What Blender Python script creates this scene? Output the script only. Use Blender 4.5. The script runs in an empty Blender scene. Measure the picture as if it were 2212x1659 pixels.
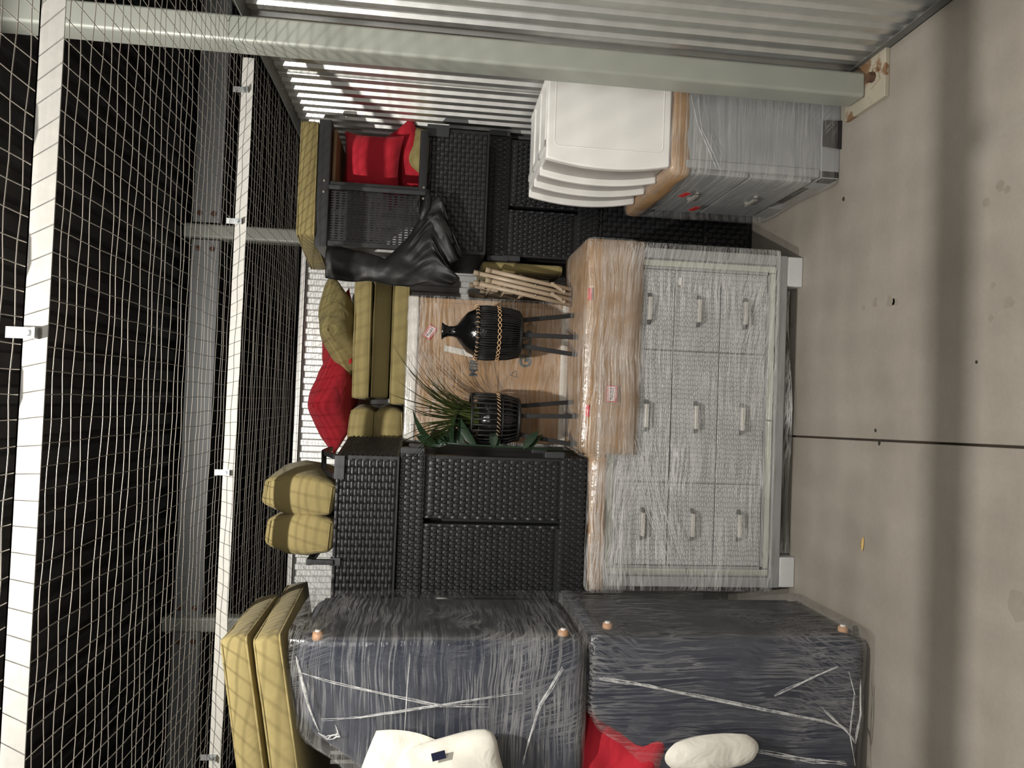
import bpy, math, random
from mathutils import Vector, Matrix, noise, Euler
random.seed(7)
S = bpy.context.scene
COL = S.collection
R = math.radians

# ------------------------------------------------------------------ camera
cd = bpy.data.cameras.new('camera'); cam = bpy.data.objects.new('camera', cd); COL.objects.link(cam)
cd.sensor_fit = 'HORIZONTAL'; cd.sensor_width = 36.0; cd.lens = 1600.0/2212.0*36.0
cd.clip_start = 0.05; cd.clip_end = 60
cx = Vector((0.03802124, -0.11238148, -0.99293745))
cy = Vector((0.99893464, -0.02173123, 0.04071044))
cz = Vector((-0.02615285, -0.99342748, 0.11143551))
M = Matrix((cx, cy, cz)).transposed().to_4x4(); M.translation = (0, 0, 1.75)
cam.matrix_world = M
S.camera = cam
# ------------------------------------------------------------------ world, lights, exposure
w = bpy.data.worlds.new('world'); S.world = w; w.use_nodes = True
w.node_tree.nodes['Background'].inputs[0].default_value = (0.75, 0.78, 0.8, 1)
w.node_tree.nodes['Background'].inputs[1].default_value = 0.012
S.view_settings.view_transform = 'Standard'; S.view_settings.look = 'None'
S.view_settings.gamma = 1.0; S.view_settings.use_curve_mapping = False
S.view_settings.exposure = 0.0
def aim(o, tgt): o.rotation_euler = (Vector(tgt)-o.location).to_track_quat('-Z', 'Y').to_euler()
ld = bpy.data.lights.new('roof_lamp_offscreen', 'SPOT'); lo = bpy.data.objects.new('roof_lamp_offscreen', ld); COL.objects.link(lo)
lo.location = (-0.2, 1.26, 3.4); ld.energy = 345; ld.spot_size = R(150); ld.spot_blend = 0.12
ld.shadow_soft_size = 0.022; ld.color = (1.0, 0.965, 0.9)
aim(lo, (0.0, 2.4, 0.0))
fd = bpy.data.lights.new('corridor_fill_offscreen', 'AREA'); fo = bpy.data.objects.new('corridor_fill_offscreen', fd); COL.objects.link(fo)  # unseen fill light added behind the camera to lift shadows, standing for corridor lighting
fd.shape = 'RECTANGLE'; fd.size = 2.4; fd.size_y = 0.3; fd.energy = 60; fd.color = (1.0, 0.97, 0.93)
fo.location = (0.2, -1.6, 3.35); aim(fo, (0.1, 3.2, 0.9))

# ------------------------------------------------------------------ materials
def mk(name):
    m = bpy.data.materials.new(name); m.use_nodes = True
    nt = m.node_tree; b = nt.nodes['Principled BSDF']; return m, nt, b
def srgb(r, g, b):
    f = lambda c: (c/255/12.92) if c/255 <= 0.04045 else ((c/255+0.055)/1.055)**2.4
    return (f(r), f(g), f(b), 1)
def coords(nt, scale=(1, 1, 1), rot=(0, 0, 0), kind='Object'):
    t = nt.nodes.new('ShaderNodeTexCoord'); mp = nt.nodes.new('ShaderNodeMapping')
    mp.inputs['Scale'].default_value = scale; mp.inputs['Rotation'].default_value = rot
    nt.links.new(t.outputs[kind], mp.inputs[0]); return mp.outputs[0]
def noise_node(nt, vec, scale, detail=4, rough=0.55, dist=0.0):
    n = nt.nodes.new('ShaderNodeTexNoise'); n.inputs['Scale'].default_value = scale
    n.inputs['Detail'].default_value = detail; n.inputs['Roughness'].default_value = rough
    n.inputs['Distortion'].default_value = dist; nt.links.new(vec, n.inputs['Vector']); return n.outputs[0]
def ramp(nt, fac, stops):
    r = nt.nodes.new('ShaderNodeValToRGB'); e = r.color_ramp.elements
    e[0].position, e[0].color = stops[0]; e[1].position, e[1].color = stops[-1]
    for p, c in stops[1:-1]:
        k = e.new(p); k.color = c
    nt.links.new(fac, r.inputs[0]); return r.outputs[0]
def bump(nt, h, b, strength, dist=0.01):
    n = nt.nodes.new('ShaderNodeBump'); n.inputs['Strength'].default_value = strength
    n.inputs['Distance'].default_value = dist; nt.links.new(h, n.inputs['Height'])
    nt.links.new(n.outputs[0], b.inputs['Normal']); return n
def plain(name, col, rough=0.5, metal=0.0, var=0.12, vscale=6, bscale=0, bstr=0.1, bdist=0.003, spec=0.5, stretch=(1, 1, 1)):
    m, nt, b = mk(name)
    v = coords(nt, stretch)
    c1 = tuple(x*(1-var) for x in col[:3])+(1,); c2 = tuple(min(1, x*(1+var)) for x in col[:3])+(1,)
    nt.links.new(ramp(nt, noise_node(nt, v, vscale), [(0.3, c1), (0.7, c2)]), b.inputs['Base Color'])
    b.inputs['Roughness'].default_value = rough; b.inputs['Metallic'].default_value = metal
    b.inputs['Specular IOR Level'].default_value = spec
    if bscale: bump(nt, noise_node(nt, v, bscale, 3), b, bstr, bdist)
    return m
def film(name, stretch, rot2=(0, 0, 0), haze=0.22, lines=0.5, base=0.04, white=0.82, gloss=0.05, warp=0.06, bstr=0.3):
    """clear stretch wrap: mostly see-through, a faint milky haze, thin bright wrinkle lines in two directions and a crinkled gloss"""
    m, nt, b = mk(name)
    t = nt.nodes.new('ShaderNodeTexCoord')
    wob = nt.nodes.new('ShaderNodeTexNoise'); wob.inputs['Scale'].default_value = 2.6; wob.inputs['Detail'].default_value = 2
    nt.links.new(t.outputs['Object'], wob.inputs['Vector'])
    sc = nt.nodes.new('ShaderNodeVectorMath'); sc.operation = 'MULTIPLY_ADD'
    sc.inputs[1].default_value = (warp, warp, warp)
    nt.links.new(wob.outputs[1], sc.inputs[0]); nt.links.new(t.outputs['Object'], sc.inputs[2])
    def math_(op, a, v1=None, v2=None):
        n = nt.nodes.new('ShaderNodeMath'); n.operation = op; n.use_clamp = False
        for k, q in enumerate((a, v1, v2)):
            if q is None: continue
            if isinstance(q, (int, float)): n.inputs[k].default_value = q
            else: nt.links.new(q, n.inputs[k])
        return n.outputs[0]
    def layer(st, rot):
        mp = nt.nodes.new('ShaderNodeMapping'); mp.vector_type = 'TEXTURE'; mp.inputs['Rotation'].default_value = rot
        nt.links.new(sc.outputs[0], mp.inputs[0])
        m2_ = nt.nodes.new('ShaderNodeMapping'); m2_.inputs['Scale'].default_value = st; nt.links.new(mp.outputs[0], m2_.inputs[0])
        n = noise_node(nt, m2_.outputs[0], 1.0, 4, 0.6)
        ridge = math_('SUBTRACT', 1.0, math_('MULTIPLY', math_('ABSOLUTE', math_('SUBTRACT', n, 0.5)), 16.0))
        cl = nt.nodes.new('ShaderNodeClamp'); nt.links.new(ridge, cl.inputs[0]); return n, cl.outputs[0]
    n1, r1 = layer(stretch, (0, 0, 0)); n2, r2 = layer(tuple(q*1.3 for q in stretch), rot2)
    def mask(sca, a, b_):
        mr = nt.nodes.new('ShaderNodeMapRange'); mr.inputs[1].default_value = a; mr.inputs[2].default_value = b_
        nt.links.new(noise_node(nt, t.outputs['Object'], sca, 3), mr.inputs[0]); return mr.outputs[0]
    hz = nt.nodes.new('ShaderNodeMapRange'); hz.inputs[1].default_value = 0.45; hz.inputs[2].default_value = 0.75; nt.links.new(n1, hz.inputs[0])
    a1 = math_('MULTIPLY', math_('MULTIPLY', r1, mask(3.0, 0.35, 0.65)), lines)
    a2 = math_('MULTIPLY', math_('MULTIPLY', r2, mask(2.3, 0.48, 0.66)), lines*0.8)
    al = math_('ADD', math_('MAXIMUM', a1, a2), math_('MULTIPLY_ADD', hz.outputs[0], haze, base))
    cl = nt.nodes.new('ShaderNodeClamp'); cl.inputs[2].default_value = 0.85; nt.links.new(al, cl.inputs[0])
    b.inputs['Base Color'].default_value = (white, white*0.99, white*0.97, 1); b.inputs['Roughness'].default_value = 0.25
    bp = bump(nt, math_('ADD', n1, math_('MULTIPLY', noise_node(nt, t.outputs['Object'], 45, 3), 0.6)), b, bstr, 0.008)
    tr = nt.nodes.new('ShaderNodeBsdfTransparent'); tr.inputs[0].default_value = (0.97, 0.97, 0.97, 1)
    gl = nt.nodes.new('ShaderNodeBsdfGlossy'); gl.inputs['Roughness'].default_value = 0.13
    nt.links.new(bp.outputs[0], gl.inputs['Normal'])
    m1 = nt.nodes.new('ShaderNodeMixShader'); m2 = nt.nodes.new('ShaderNodeMixShader')
    nt.links.new(cl.outputs[0], m1.inputs[0]); nt.links.new(tr.outputs[0], m1.inputs[1]); nt.links.new(b.outputs[0], m1.inputs[2])
    m2.inputs[0].default_value = gloss
    nt.links.new(m1.outputs[0], m2.inputs[1]); nt.links.new(gl.outputs[0], m2.inputs[2])
    nt.links.new(m2.outputs[0], nt.nodes['Material Output'].inputs[0])
    return m
MT = {}
# concrete
m, nt, b = mk('concrete'); v = coords(nt)
n1 = noise_node(nt, v, 1.6, 6, 0.6); n2 = noise_node(nt, v, 60, 4, 0.7)
c = ramp(nt, n1, [(0.3, srgb(136, 129, 119)), (0.55, srgb(150, 143, 133)), (0.75, srgb(158, 152, 143))])
mx = nt.nodes.new('ShaderNodeMixRGB'); mx.blend_type = 'MULTIPLY'; mx.inputs[0].default_value = 0.35
nt.links.new(c, mx.inputs[1]); nt.links.new(ramp(nt, n2, [(0.25, (0.72, 0.72, 0.72, 1)), (0.7, (1, 1, 1, 1))]), mx.inputs[2])
vs = nt.nodes.new('ShaderNodeTexVoronoi'); vs.inputs['Scale'].default_value = 1.7; nt.links.new(v, vs.inputs['Vector'])
wv = nt.nodes.new('ShaderNodeMath'); wv.operation = 'MULTIPLY_ADD'; wv.inputs[1].default_value = 0.06; nt.links.new(noise_node(nt, v, 24, 3), wv.inputs[0]); nt.links.new(vs.outputs['Distance'], wv.inputs[2])
m3 = nt.nodes.new('ShaderNodeMixRGB'); m3.blend_type = 'MULTIPLY'; m3.inputs[0].default_value = 1.0
nt.links.new(mx.outputs[0], m3.inputs[1]); nt.links.new(ramp(nt, wv.outputs[0], [(0.062, (0.66, 0.64, 0.62, 1)), (0.08, (1, 1, 1, 1))]), m3.inputs[2])
nt.links.new(m3.outputs[0], b.inputs['Base Color']); b.inputs['Roughness'].default_value = 0.62
bump(nt, n2, b, 0.06, 0.003); MT['concrete'] = m
MT['joint'] = plain('joint_dirt', srgb(60, 50, 42), 0.95)
MT['galv'] = plain('galvanised_sheet', (0.72, 0.72, 0.70, 1), 0.46, 0.92, 0.06, 14, 160, 0.08, 0.001)
MT['galv_back'] = plain('painted_sheet', (0.66, 0.66, 0.64, 1), 0.42, 0.25, 0.05, 14, 160, 0.08, 0.001)
MT['trim'] = plain('trim_metal', srgb(118, 119, 116), 0.5, 0.5, 0.06)
MT['trimw'] = plain('white_trim_metal', srgb(196, 194, 190), 0.45, 0.2, 0.05)
MT['dtrim'] = plain('base_angle_metal', srgb(112, 113, 111), 0.5, 0.4, 0.1)
# painted steel with rust flecks
def steel(name, col, rust=0.62):
    m, nt, b = mk(name); v = coords(nt)
    n = noise_node(nt, v, 9, 6, 0.65); base = ramp(nt, noise_node(nt, v, 3, 3), [(0.3, tuple(x*0.88 for x in col[:3])+(1,)), (0.7, col)])
    mx = nt.nodes.new('ShaderNodeMixRGB'); nt.links.new(ramp(nt, n, [(rust, (0, 0, 0, 1)), (rust+0.06, (1, 1, 1, 1))]), mx.inputs[0])
    nt.links.new(base, mx.inputs[1]); mx.inputs[2].default_value = srgb(128, 98, 70)
    nt.links.new(mx.outputs[0], b.inputs['Base Color']); b.inputs['Roughness'].default_value = 0.42; b.inputs['Metallic'].default_value = 0.1
    bump(nt, noise_node(nt, v, 70, 3), b, 0.05, 0.002); return m
MT['column'] = steel('grey_painted_steel', srgb(158, 161, 152), 0.74)
MT['beam'] = steel('grey_beam_steel', srgb(128, 130, 130), 0.72)
MT['plate'] = steel('rusty_plate_steel', srgb(176, 168, 150), 0.52)
MT['bar'] = plain('zinc_strut', srgb(172, 170, 164), 0.65, 0.1, 0.06, 40, 120, 0.1, 0.001)
MT['clip'] = plain('zinc_clip', srgb(185, 188, 188), 0.35, 0.8)
MT['wire'] = plain('mesh_wire', srgb(128, 122, 114), 0.5, 0.4)
MT['deck'] = plain('roof_deck_metal', srgb(92, 92, 94), 0.6, 0.3, 0.25, 5)
MT['bolt'] = plain('rusty_bolt', srgb(92, 66, 52), 0.8, 0.3)
# fabrics
def fabric(name, col, weave=900, fold=0.25):
    m, nt, b = mk(name); v = coords(nt)
    c1 = tuple(x*0.88 for x in col[:3])+(1,)
    nt.links.new(ramp(nt, noise_node(nt, v, 5, 4), [(0.3, c1), (0.7, col)]), b.inputs['Base Color'])
    b.inputs['Roughness'].default_value = 0.85; b.inputs['Specular IOR Level'].default_value = 0.2
    b.inputs['Sheen Weight'].default_value = 0.08
    bump(nt, noise_node(nt, coords(nt, (1, 1.4, 0.8)), 9, 3, 0.5, 0.6), b, fold, 0.03); return m
MT['khaki'] = fabric('khaki_canvas', srgb(148, 134, 90))
MT['khaki2'] = fabric('khaki_piping', srgb(148, 134, 90))
MT['tan'] = fabric('tan_pillow_cloth', srgb(146, 134, 88), fold=0.5)
MT['red'] = fabric('red_cotton', srgb(178, 36, 50), fold=0.35)
MT['navy'] = fabric('navy_upholstery', srgb(42, 47, 62), fold=0.15)
MT['navy2'] = fabric('dark_navy_cloth', srgb(26, 32, 56), fold=0.5)
MT['under'] = plain('black_dust_cover', srgb(42, 43, 48), 0.9)
MT['white_fab'] = fabric('white_cotton', srgb(226, 222, 210), fold=0.45)
MT['brownwood'] = plain('brown_board', srgb(120, 92, 62), 0.7)
# plastics, boards
MT['white_pl'] = plain('white_plastic', srgb(230, 228, 224), 0.4, 0, 0.02, 3)
MT['clear_pl'] = plain('grey_drawer_plastic', srgb(166, 163, 158), 0.3, 0, 0.06, 12)
m, nt, b = mk('cardboard'); v = coords(nt)
n = noise_node(nt, coords(nt, (2, 2, 2)), 5, 4)
nt.links.new(ramp(nt, n, [(0.3, srgb(152, 118, 80)), (0.7, srgb(174, 138, 98))]), b.inputs['Base Color'])
b.inputs['Roughness'].default_value = 0.8; bump(nt, noise_node(nt, v, 14, 4), b, 0.35, 0.01); MT['card'] = m
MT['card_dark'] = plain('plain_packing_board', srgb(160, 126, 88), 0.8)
MT['foam'] = plain('white_foam_edge', srgb(214, 210, 200), 0.6, 0, 0.05)
MT['ink'] = plain('printing_ink', srgb(72, 84, 88), 0.7)
MT['st_red'] = plain('sticker_red', srgb(196, 52, 52), 0.5)
MT['st_white'] = plain('sticker_white', srgb(238, 232, 228), 0.5)
MT['st_dark'] = plain('sticker_dark_ink', srgb(96, 26, 36), 0.5)
MT['tape'] = plain('black_tape', srgb(34, 34, 36), 0.35)
# dresser
MT['dr_frame'] = plain('dresser_grey_lacquer', srgb(150, 150, 150), 0.42, 0, 0.04, 4)
MT['dr_dark'] = MT['dr_frame']
MT['dr_white'] = plain('dresser_white_foot', srgb(196, 196, 196), 0.4)
MT['mirror'] = plain('mirror_strip_glass', srgb(214, 218, 208), 0.18, 0.55, 0.05, 10)
MT['handle'] = plain('glitter_handle', srgb(206, 202, 194), 0.35, 0.4, 0.25, 400)
MT['chrome'] = plain('handle_end_metal', srgb(120, 120, 120), 0.3, 0.9)
m, nt, b = mk('crocodile_embossed_front'); v = coords(nt)
vo = nt.nodes.new('ShaderNodeTexVoronoi'); vo.feature = 'DISTANCE_TO_EDGE'; vo.inputs['Scale'].default_value = 1.0
vo.inputs['Randomness'].default_value = 0.55
nt.links.new(coords(nt, (44, 44, 110)), vo.inputs['Vector'])
h = ramp(nt, vo.outputs[0], [(0.0, (0, 0, 0, 1)), (0.16, (1, 1, 1, 1))])
b.inputs['Base Color'].default_value = srgb(188, 188, 188)
b.inputs['Roughness'].default_value = 0.38; bump(nt, h, b, 1.0, 0.004); MT['croc'] = m
MT['ns_grey'] = plain('nightstand_grey', srgb(150, 152, 153), 0.45, 0, 0.04)
MT['ns_front'] = plain('nightstand_front', srgb(150, 152, 153), 0.3, 0, 0.04)
# wicker
m, nt, b = mk('black_resin_wicker')
nt.links.new(ramp(nt, noise_node(nt, coords(nt), 30, 3), [(0.3, srgb(22, 22, 24)), (0.7, srgb(34, 34, 36))]), b.inputs['Base Color'])
b.inputs['Roughness'].default_value = 0.4; MT['wicker'] = m
bump(nt, noise_node(nt, coords(nt, (260, 260, 260)), 1.0, 1), b, 0.25, 0.002)
MT['wick_back'] = plain('wicker_backing', srgb(28, 28, 30), 0.5)
MT['blackmetal'] = plain('black_powder_coat', srgb(30, 30, 32), 0.45)
MT['cap'] = plain('grey_plastic_cap', srgb(48, 49, 52), 0.5)
MT['bag'] = plain('black_polythene', srgb(24, 23, 22), 0.55, 0, 0.2, 8, 9, 0.35, 0.015)
MT['beige'] = plain('beige_enamel', srgb(168, 150, 128), 0.4, 0, 0.05)
MT['beige_cap'] = plain('beige_rubber_cap', srgb(150, 134, 112), 0.7)
MT['rivet'] = plain('steel_rivet', srgb(190, 184, 172), 0.3, 0.9)
MT['vase'] = plain('black_glazed_ceramic', srgb(14, 14, 15), 0.16, 0, 0.1, 8, 90, 0.35, 0.004)
MT['strand'] = plain('black_cord', srgb(24, 23, 22), 0.55)
MT['legwood'] = plain('black_stained_wood', srgb(16, 16, 16), 0.6, 0, 0.1)
MT['stitch'] = plain('tan_leather_stitch', srgb(222, 182, 140), 0.7)
MT['grass'] = plain('plastic_grass', srgb(60, 72, 30), 0.5, 0, 0.35, 20)
MT['leaf'] = plain('dark_green_leaf', srgb(26, 46, 28), 0.45, 0, 0.3, 14)
MT['dryleaf'] = plain('dry_leaf', srgb(190, 160, 96), 0.7)
MT['speck'] = plain('floor_stain', srgb(134, 127, 116), 0.7, 0, 0.06, 40)
MT['debris'] = plain('dark_debris', srgb(50, 46, 40), 0.9)
MT['peach'] = plain('wood_peg', srgb(196, 150, 112), 0.6)
m, nt, b = mk('bunched_film'); b.inputs['Base Color'].default_value = (0.8, 0.8, 0.79, 1); b.inputs['Roughness'].default_value = 0.3
mr = nt.nodes.new('ShaderNodeMapRange'); mr.inputs[1].default_value = 0.35; mr.inputs[2].default_value = 0.65; mr.inputs[3].default_value = 0.1; mr.inputs[4].default_value = 0.6
nt.links.new(noise_node(nt, coords(nt), 35, 3), mr.inputs[0]); nt.links.new(mr.outputs[0], b.inputs['Alpha']); MT['rope'] = m
MT['film_x'] = film('stretch_wrap_dresser', (1.2, 40, 60), (0, R(14), 0), 0.09, 0.52, 0.02, 0.92, 0.04)
MT['film_card'] = film('stretch_wrap_cardboard', (1.1, 50, 70), (0, R(6), 0), 0.09, 0.6, 0.01, 0.95, 0.08, 0.05, 0.6)
MT['film_y'] = film('stretch_wrap_nightstand', (1.5, 1.5, 55), (0, R(40), 0), 0.10, 0.3, 0.05, 0.8, 0.05)
MT['film_z'] = film('stretch_wrap_mirror', (2.0, 40, 60), (0, R(-24), 0), 0.10, 0.42, 0.02, 0.88, 0.04, 0.08)
MT['film_c'] = film('stretch_wrap_chair_vertical', (1.8, 2, 60), (0, R(72), 0), 0.035, 0.30, 0.012, 0.85, 0.07, 0.09, 0.4)
MT['film_d'] = film('stretch_wrap_chair_long', (60, 40, 1.8), (0, R(24), 0), 0.04, 0.24, 0.015, 0.8, 0.05, 0.09, 0.4)

# ------------------------------------------------------------------ mesh helpers (all shapes are given in world metres)
class MB:
    def __init__(s): s.v = []; s.f = []
    def add(s, vs, fs):
        o = len(s.v); s.v += [tuple(p) for p in vs]; s.f += [tuple(i+o for i in f) for f in fs]; return s
    def box(s, x0, x1, y0, y1, z0, z1):
        return s.add([(x0, y0, z0), (x1, y0, z0), (x1, y1, z0), (x0, y1, z0), (x0, y0, z1), (x1, y0, z1), (x1, y1, z1), (x0, y1, z1)],
                     [(0, 3, 2, 1), (4, 5, 6, 7), (0, 1, 5, 4), (1, 2, 6, 5), (2, 3, 7, 6), (3, 0, 4, 7)])
    def obox(s, c, size, rot=(0, 0, 0)):
        q = Euler(rot).to_matrix(); c = Vector(c); hx, hy, hz = (a/2 for a in size)
        P = [c+q @ Vector((a*hx, b_*hy, d*hz)) for d in (-1, 1) for a, b_ in ((-1, -1), (1, -1), (1, 1), (-1, 1))]
        return s.add(P, [(0, 3, 2, 1), (4, 5, 6, 7), (0, 1, 5, 4), (1, 2, 6, 5), (2, 3, 7, 6), (3, 0, 4, 7)])
    def bar(s, a, b, w, h=None):
        a = Vector(a); b = Vector(b); d = (b-a).normalized(); up = Vector((0, 0, 1)) if abs(d.z) < 0.9 else Vector((0, 1, 0))
        u = d.cross(up).normalized(); vv = u.cross(d).normalized(); h = h or w
        P = [p+u*(i*w/2)+vv*(j*h/2) for p in (a, b) for i, j in ((-1, -1), (1, -1), (1, 1), (-1, 1))]
        return s.add(P, [(3, 2, 1, 0), (4, 5, 6, 7), (0, 1, 5, 4), (1, 2, 6, 5), (2, 3, 7, 6), (3, 0, 4, 7)])
    def tube(s, pts, r, n=8, closed=False, rr=None):
        pts = [Vector(p) for p in pts]; N = len(pts); V = []; F = []; pu = None
        for i, p in enumerate(pts):
            a = pts[(i-1) % N] if (closed or i > 0) else p; b = pts[(i+1) % N] if (closed or i < N-1) else p
            d = (b-a).normalized() if (b-a).length > 1e-9 else Vector((0, 0, 1))
            if pu is None:
                up = Vector((0, 0, 1)) if abs(d.z) < 0.9 else Vector((1, 0, 0)); u = d.cross(up).normalized()
            else:
                u = (pu-d*pu.dot(d)).normalized()
            pu = u; vv = d.cross(u); q = rr[i] if rr else r
            V += [p+(u*math.cos(2*math.pi*k/n)+vv*math.sin(2*math.pi*k/n))*q for k in range(n)]
        for i in range(N if closed else N-1):
            j = (i+1) % N
            F += [(i*n+k, i*n+(k+1) % n, j*n+(k+1) % n, j*n+k) for k in range(n)]
        if not closed: F += [tuple(range(n-1, -1, -1)), tuple((N-1)*n+k for k in range(n))]
        return s.add(V, F)
    def lathe(s, prof, c, n=40):
        V = []; F = []; k = len(prof)
        for i in range(n):
            a = 2*math.pi*i/n
            V += [(c[0]+r*math.cos(a), c[1]+r*math.sin(a), z) for r, z in prof]
        for i in range(n):
            j = (i+1) % n
            F += [(i*k+q, j*k+q, j*k+q+1, i*k+q+1) for q in range(k-1)]
        return s.add(V, F)
    def prism_xz(s, poly, y0, y1):
        n = len(poly); V = [(x, y0, z) for x, z in poly]+[(x, y1, z) for x, z in poly]
        ar = sum(poly[i][0]*poly[(i+1) % n][1]-poly[(i+1) % n][0]*poly[i][1] for i in range(n))
        F = [tuple(range(n)), tuple(range(2*n-1, n-1, -1))]+[((i+1) % n, i, n+i, n+(i+1) % n) for i in range(n)]
        if ar < 0: F = [tuple(reversed(f)) for f in F]
        return s.add(V, F)
    def prism_xy(s, poly, z0, z1):
        n = len(poly); V = [(x, y, z0) for x, y in poly]+[(x, y, z1) for x, y in poly]
        ar = sum(poly[i][0]*poly[(i+1) % n][1]-poly[(i+1) % n][0]*poly[i][1] for i in range(n))
        F = [tuple(range(n-1, -1, -1)), tuple(range(n, 2*n))]+[(i, (i+1) % n, n+(i+1) % n, n+i) for i in range(n)]
        if ar < 0: F = [tuple(reversed(f)) for f in F]
        return s.add(V, F)
    def grid(s, fn, nu, nv):
        V = [fn(i/nu, j/nv) for j in range(nv+1) for i in range(nu+1)]
        return s.add(V, [(j*(nu+1)+i, j*(nu+1)+i+1, (j+1)*(nu+1)+i+1, (j+1)*(nu+1)+i) for j in range(nv) for i in range(nu)])
    def mesh(s, name, m, off=(0, 0, 0), smooth=False):
        me = bpy.data.meshes.new(name); ox, oy, oz = off
        me.from_pydata([(x-ox, y-oy, z-oz) for x, y, z in s.v], [], s.f); me.materials.append(MT[m] if isinstance(m, str) else m)
        if smooth: me.polygons.foreach_set('use_smooth', [True]*len(me.polygons))
        me.update(); return me
    def build(s, name, m, parent=None, smooth=False, bevel=0, seg=2, local=False, kind=None, origin=None):
        org = (0, 0, 0)
        if parent is not None and not local: org = parent.get('_w', tuple(parent.location))
        elif origin is not None: org = origin
        o = bpy.data.objects.new(name, s.mesh(name, m, org, smooth)); COL.objects.link(o)
        if parent is not None:
            o.parent = parent
            if not local: o['_w'] = tuple(org)
        elif origin is not None: o.location = origin
        if bevel:
            bv = o.modifiers.new('bevel', 'BEVEL'); bv.width = bevel; bv.segments = seg; bv.limit_method = 'ANGLE'; bv.angle_limit = R(40)
            o.modifiers.new('wn', 'WEIGHTED_NORMAL'); o.data.polygons.foreach_set('use_smooth', [True]*len(o.data.polygons))
        if kind: o['kind'] = kind
        return o
def tag(o, label, cat, group=None):
    o['label'] = label; o['category'] = cat
    if group: o['group'] = group
    return o
def thing(name, label, cat, loc, rot=(0, 0, 0), group=None):
    o = bpy.data.objects.new(name, None); COL.objects.link(o); o.location = loc; o.rotation_euler = rot
    o.empty_display_size = 0.05
    return tag(o, label, cat, group)
def struct(name, loc=(0, 0, 0), label=None):
    o = bpy.data.objects.new(name, None); COL.objects.link(o); o.location = loc; o['kind'] = 'structure'
    if label: o['label'] = label
    return o
def link_copy(src, parent, loc, rot=None, scale=None):
    o = src.copy(); COL.objects.link(o); o.parent = parent; o.location = loc
    if rot is not None: o.rotation_euler = rot
    if scale is not None: o.scale = scale
    return o
def text_mb(txt, size, ext=0.0004, bold=0.0):
    cu = bpy.data.curves.new('t', 'FONT'); cu.body = txt; cu.size = size; cu.extrude = ext; cu.offset = bold
    cu.align_x = 'CENTER'; cu.align_y = 'CENTER'; cu.resolution_u = 2
    o = bpy.data.objects.new('t', cu); COL.objects.link(o)
    dg = bpy.context.evaluated_depsgraph_get(); me = bpy.data.meshes.new_from_object(o.evaluated_get(dg))
    V = [v.co.copy() for v in me.vertices]; F = [tuple(p.vertices) for p in me.polygons]
    bpy.data.objects.remove(o); bpy.data.curves.remove(cu); bpy.data.meshes.remove(me)
    return V, F
def put_text(txt, size, mat_, parent, c, ang=0.0, squash=1.0, bold=0.0, name='lettering'):
    """upright lettering on a surface that faces -Y"""
    V, F = text_mb(txt, size, bold=bold); ca, sa = math.cos(ang), math.sin(ang)
    mb = MB(); mb.add([(c[0]+p.x*squash*ca-p.y*sa, c[1]-p.z, c[2]+p.x*squash*sa+p.y*ca) for p in V], F)
    return mb.build(name, mat_, parent)
def rounded_box(hx, hy, hz, r, n=(8, 8, 3), puff=0.0, side=0.0, wr=0.0, seed=0.0):
    def axis(h, k):
        inner = [-(h-r)+2*(h-r)*i/k for i in range(k+1)]
        return [-h, -h+r*0.35]+inner+[h-r*0.35, h]
    A = [axis(hx, n[0]), axis(hy, n[1]), axis(hz, n[2])]; key = {}; V = []; F = []
    def vid(p):
        k = tuple(round(c, 6) for c in p)
        if k not in key: key[k] = len(V); V.append(Vector(p))
        return key[k]
    for ax in range(3):
        a, b_ = [(1, 2), (2, 0), (0, 1)][ax]
        for sg in (-1, 1):
            for i in range(len(A[a])-1):
                for j in range(len(A[b_])-1):
                    q = []
                    for di, dj in ((0, 0), (1, 0), (1, 1), (0, 1)):
                        p = [0, 0, 0]; p[ax] = sg*(hx, hy, hz)[ax]; p[a] = A[a][i+di]; p[b_] = A[b_][j+dj]; q.append(vid(p))
                    F.append(tuple(q) if sg > 0 else tuple(reversed(q)))
    H = (hx, hy, hz); out = []
    for p in V:
        q = Vector([max(-(H[k]-r), min(H[k]-r, p[k])) for k in range(3)]); d = p-q
        if d.length > 1e-9: d = d.normalized()*r
        o = q+d
        fx, fy, fz = (1-(o.x/hx)**2), (1-(o.y/hy)**2), (1-(o.z/hz)**2)
        fx, fy, fz = max(fx, 0), max(fy, 0), max(fz, 0)
        o.z += (1 if o.z > 0 else -1)*puff*(fx*fy)**0.6*min(1, abs(o.z)/(hz*0.6))
        o.x += (1 if o.x > 0 else -1)*side*fy**0.6*fz*min(1, abs(o.x)/(hx*0.6))
        o.y += (1 if o.y > 0 else -1)*side*fx**0.6*fz*min(1, abs(o.y)/(hy*0.6))
        if wr: o += noise.noise_vector(o*7+Vector((seed, 0, 0)))*wr
        out.append(o)
    return out, F
def rr_path(hx, hy, r, z, k=4, side=0.0):
    P = []
    for sx, sy, a0 in ((1, 1, 0), (-1, 1, 90), (-1, -1, 180), (1, -1, 270)):
        for i in range(k+1):
            a = R(a0+90*i/k); P.append((sx*(hx-r)+r*math.cos(a), sy*(hy-r)+r*math.sin(a), z))
    return P
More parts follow.
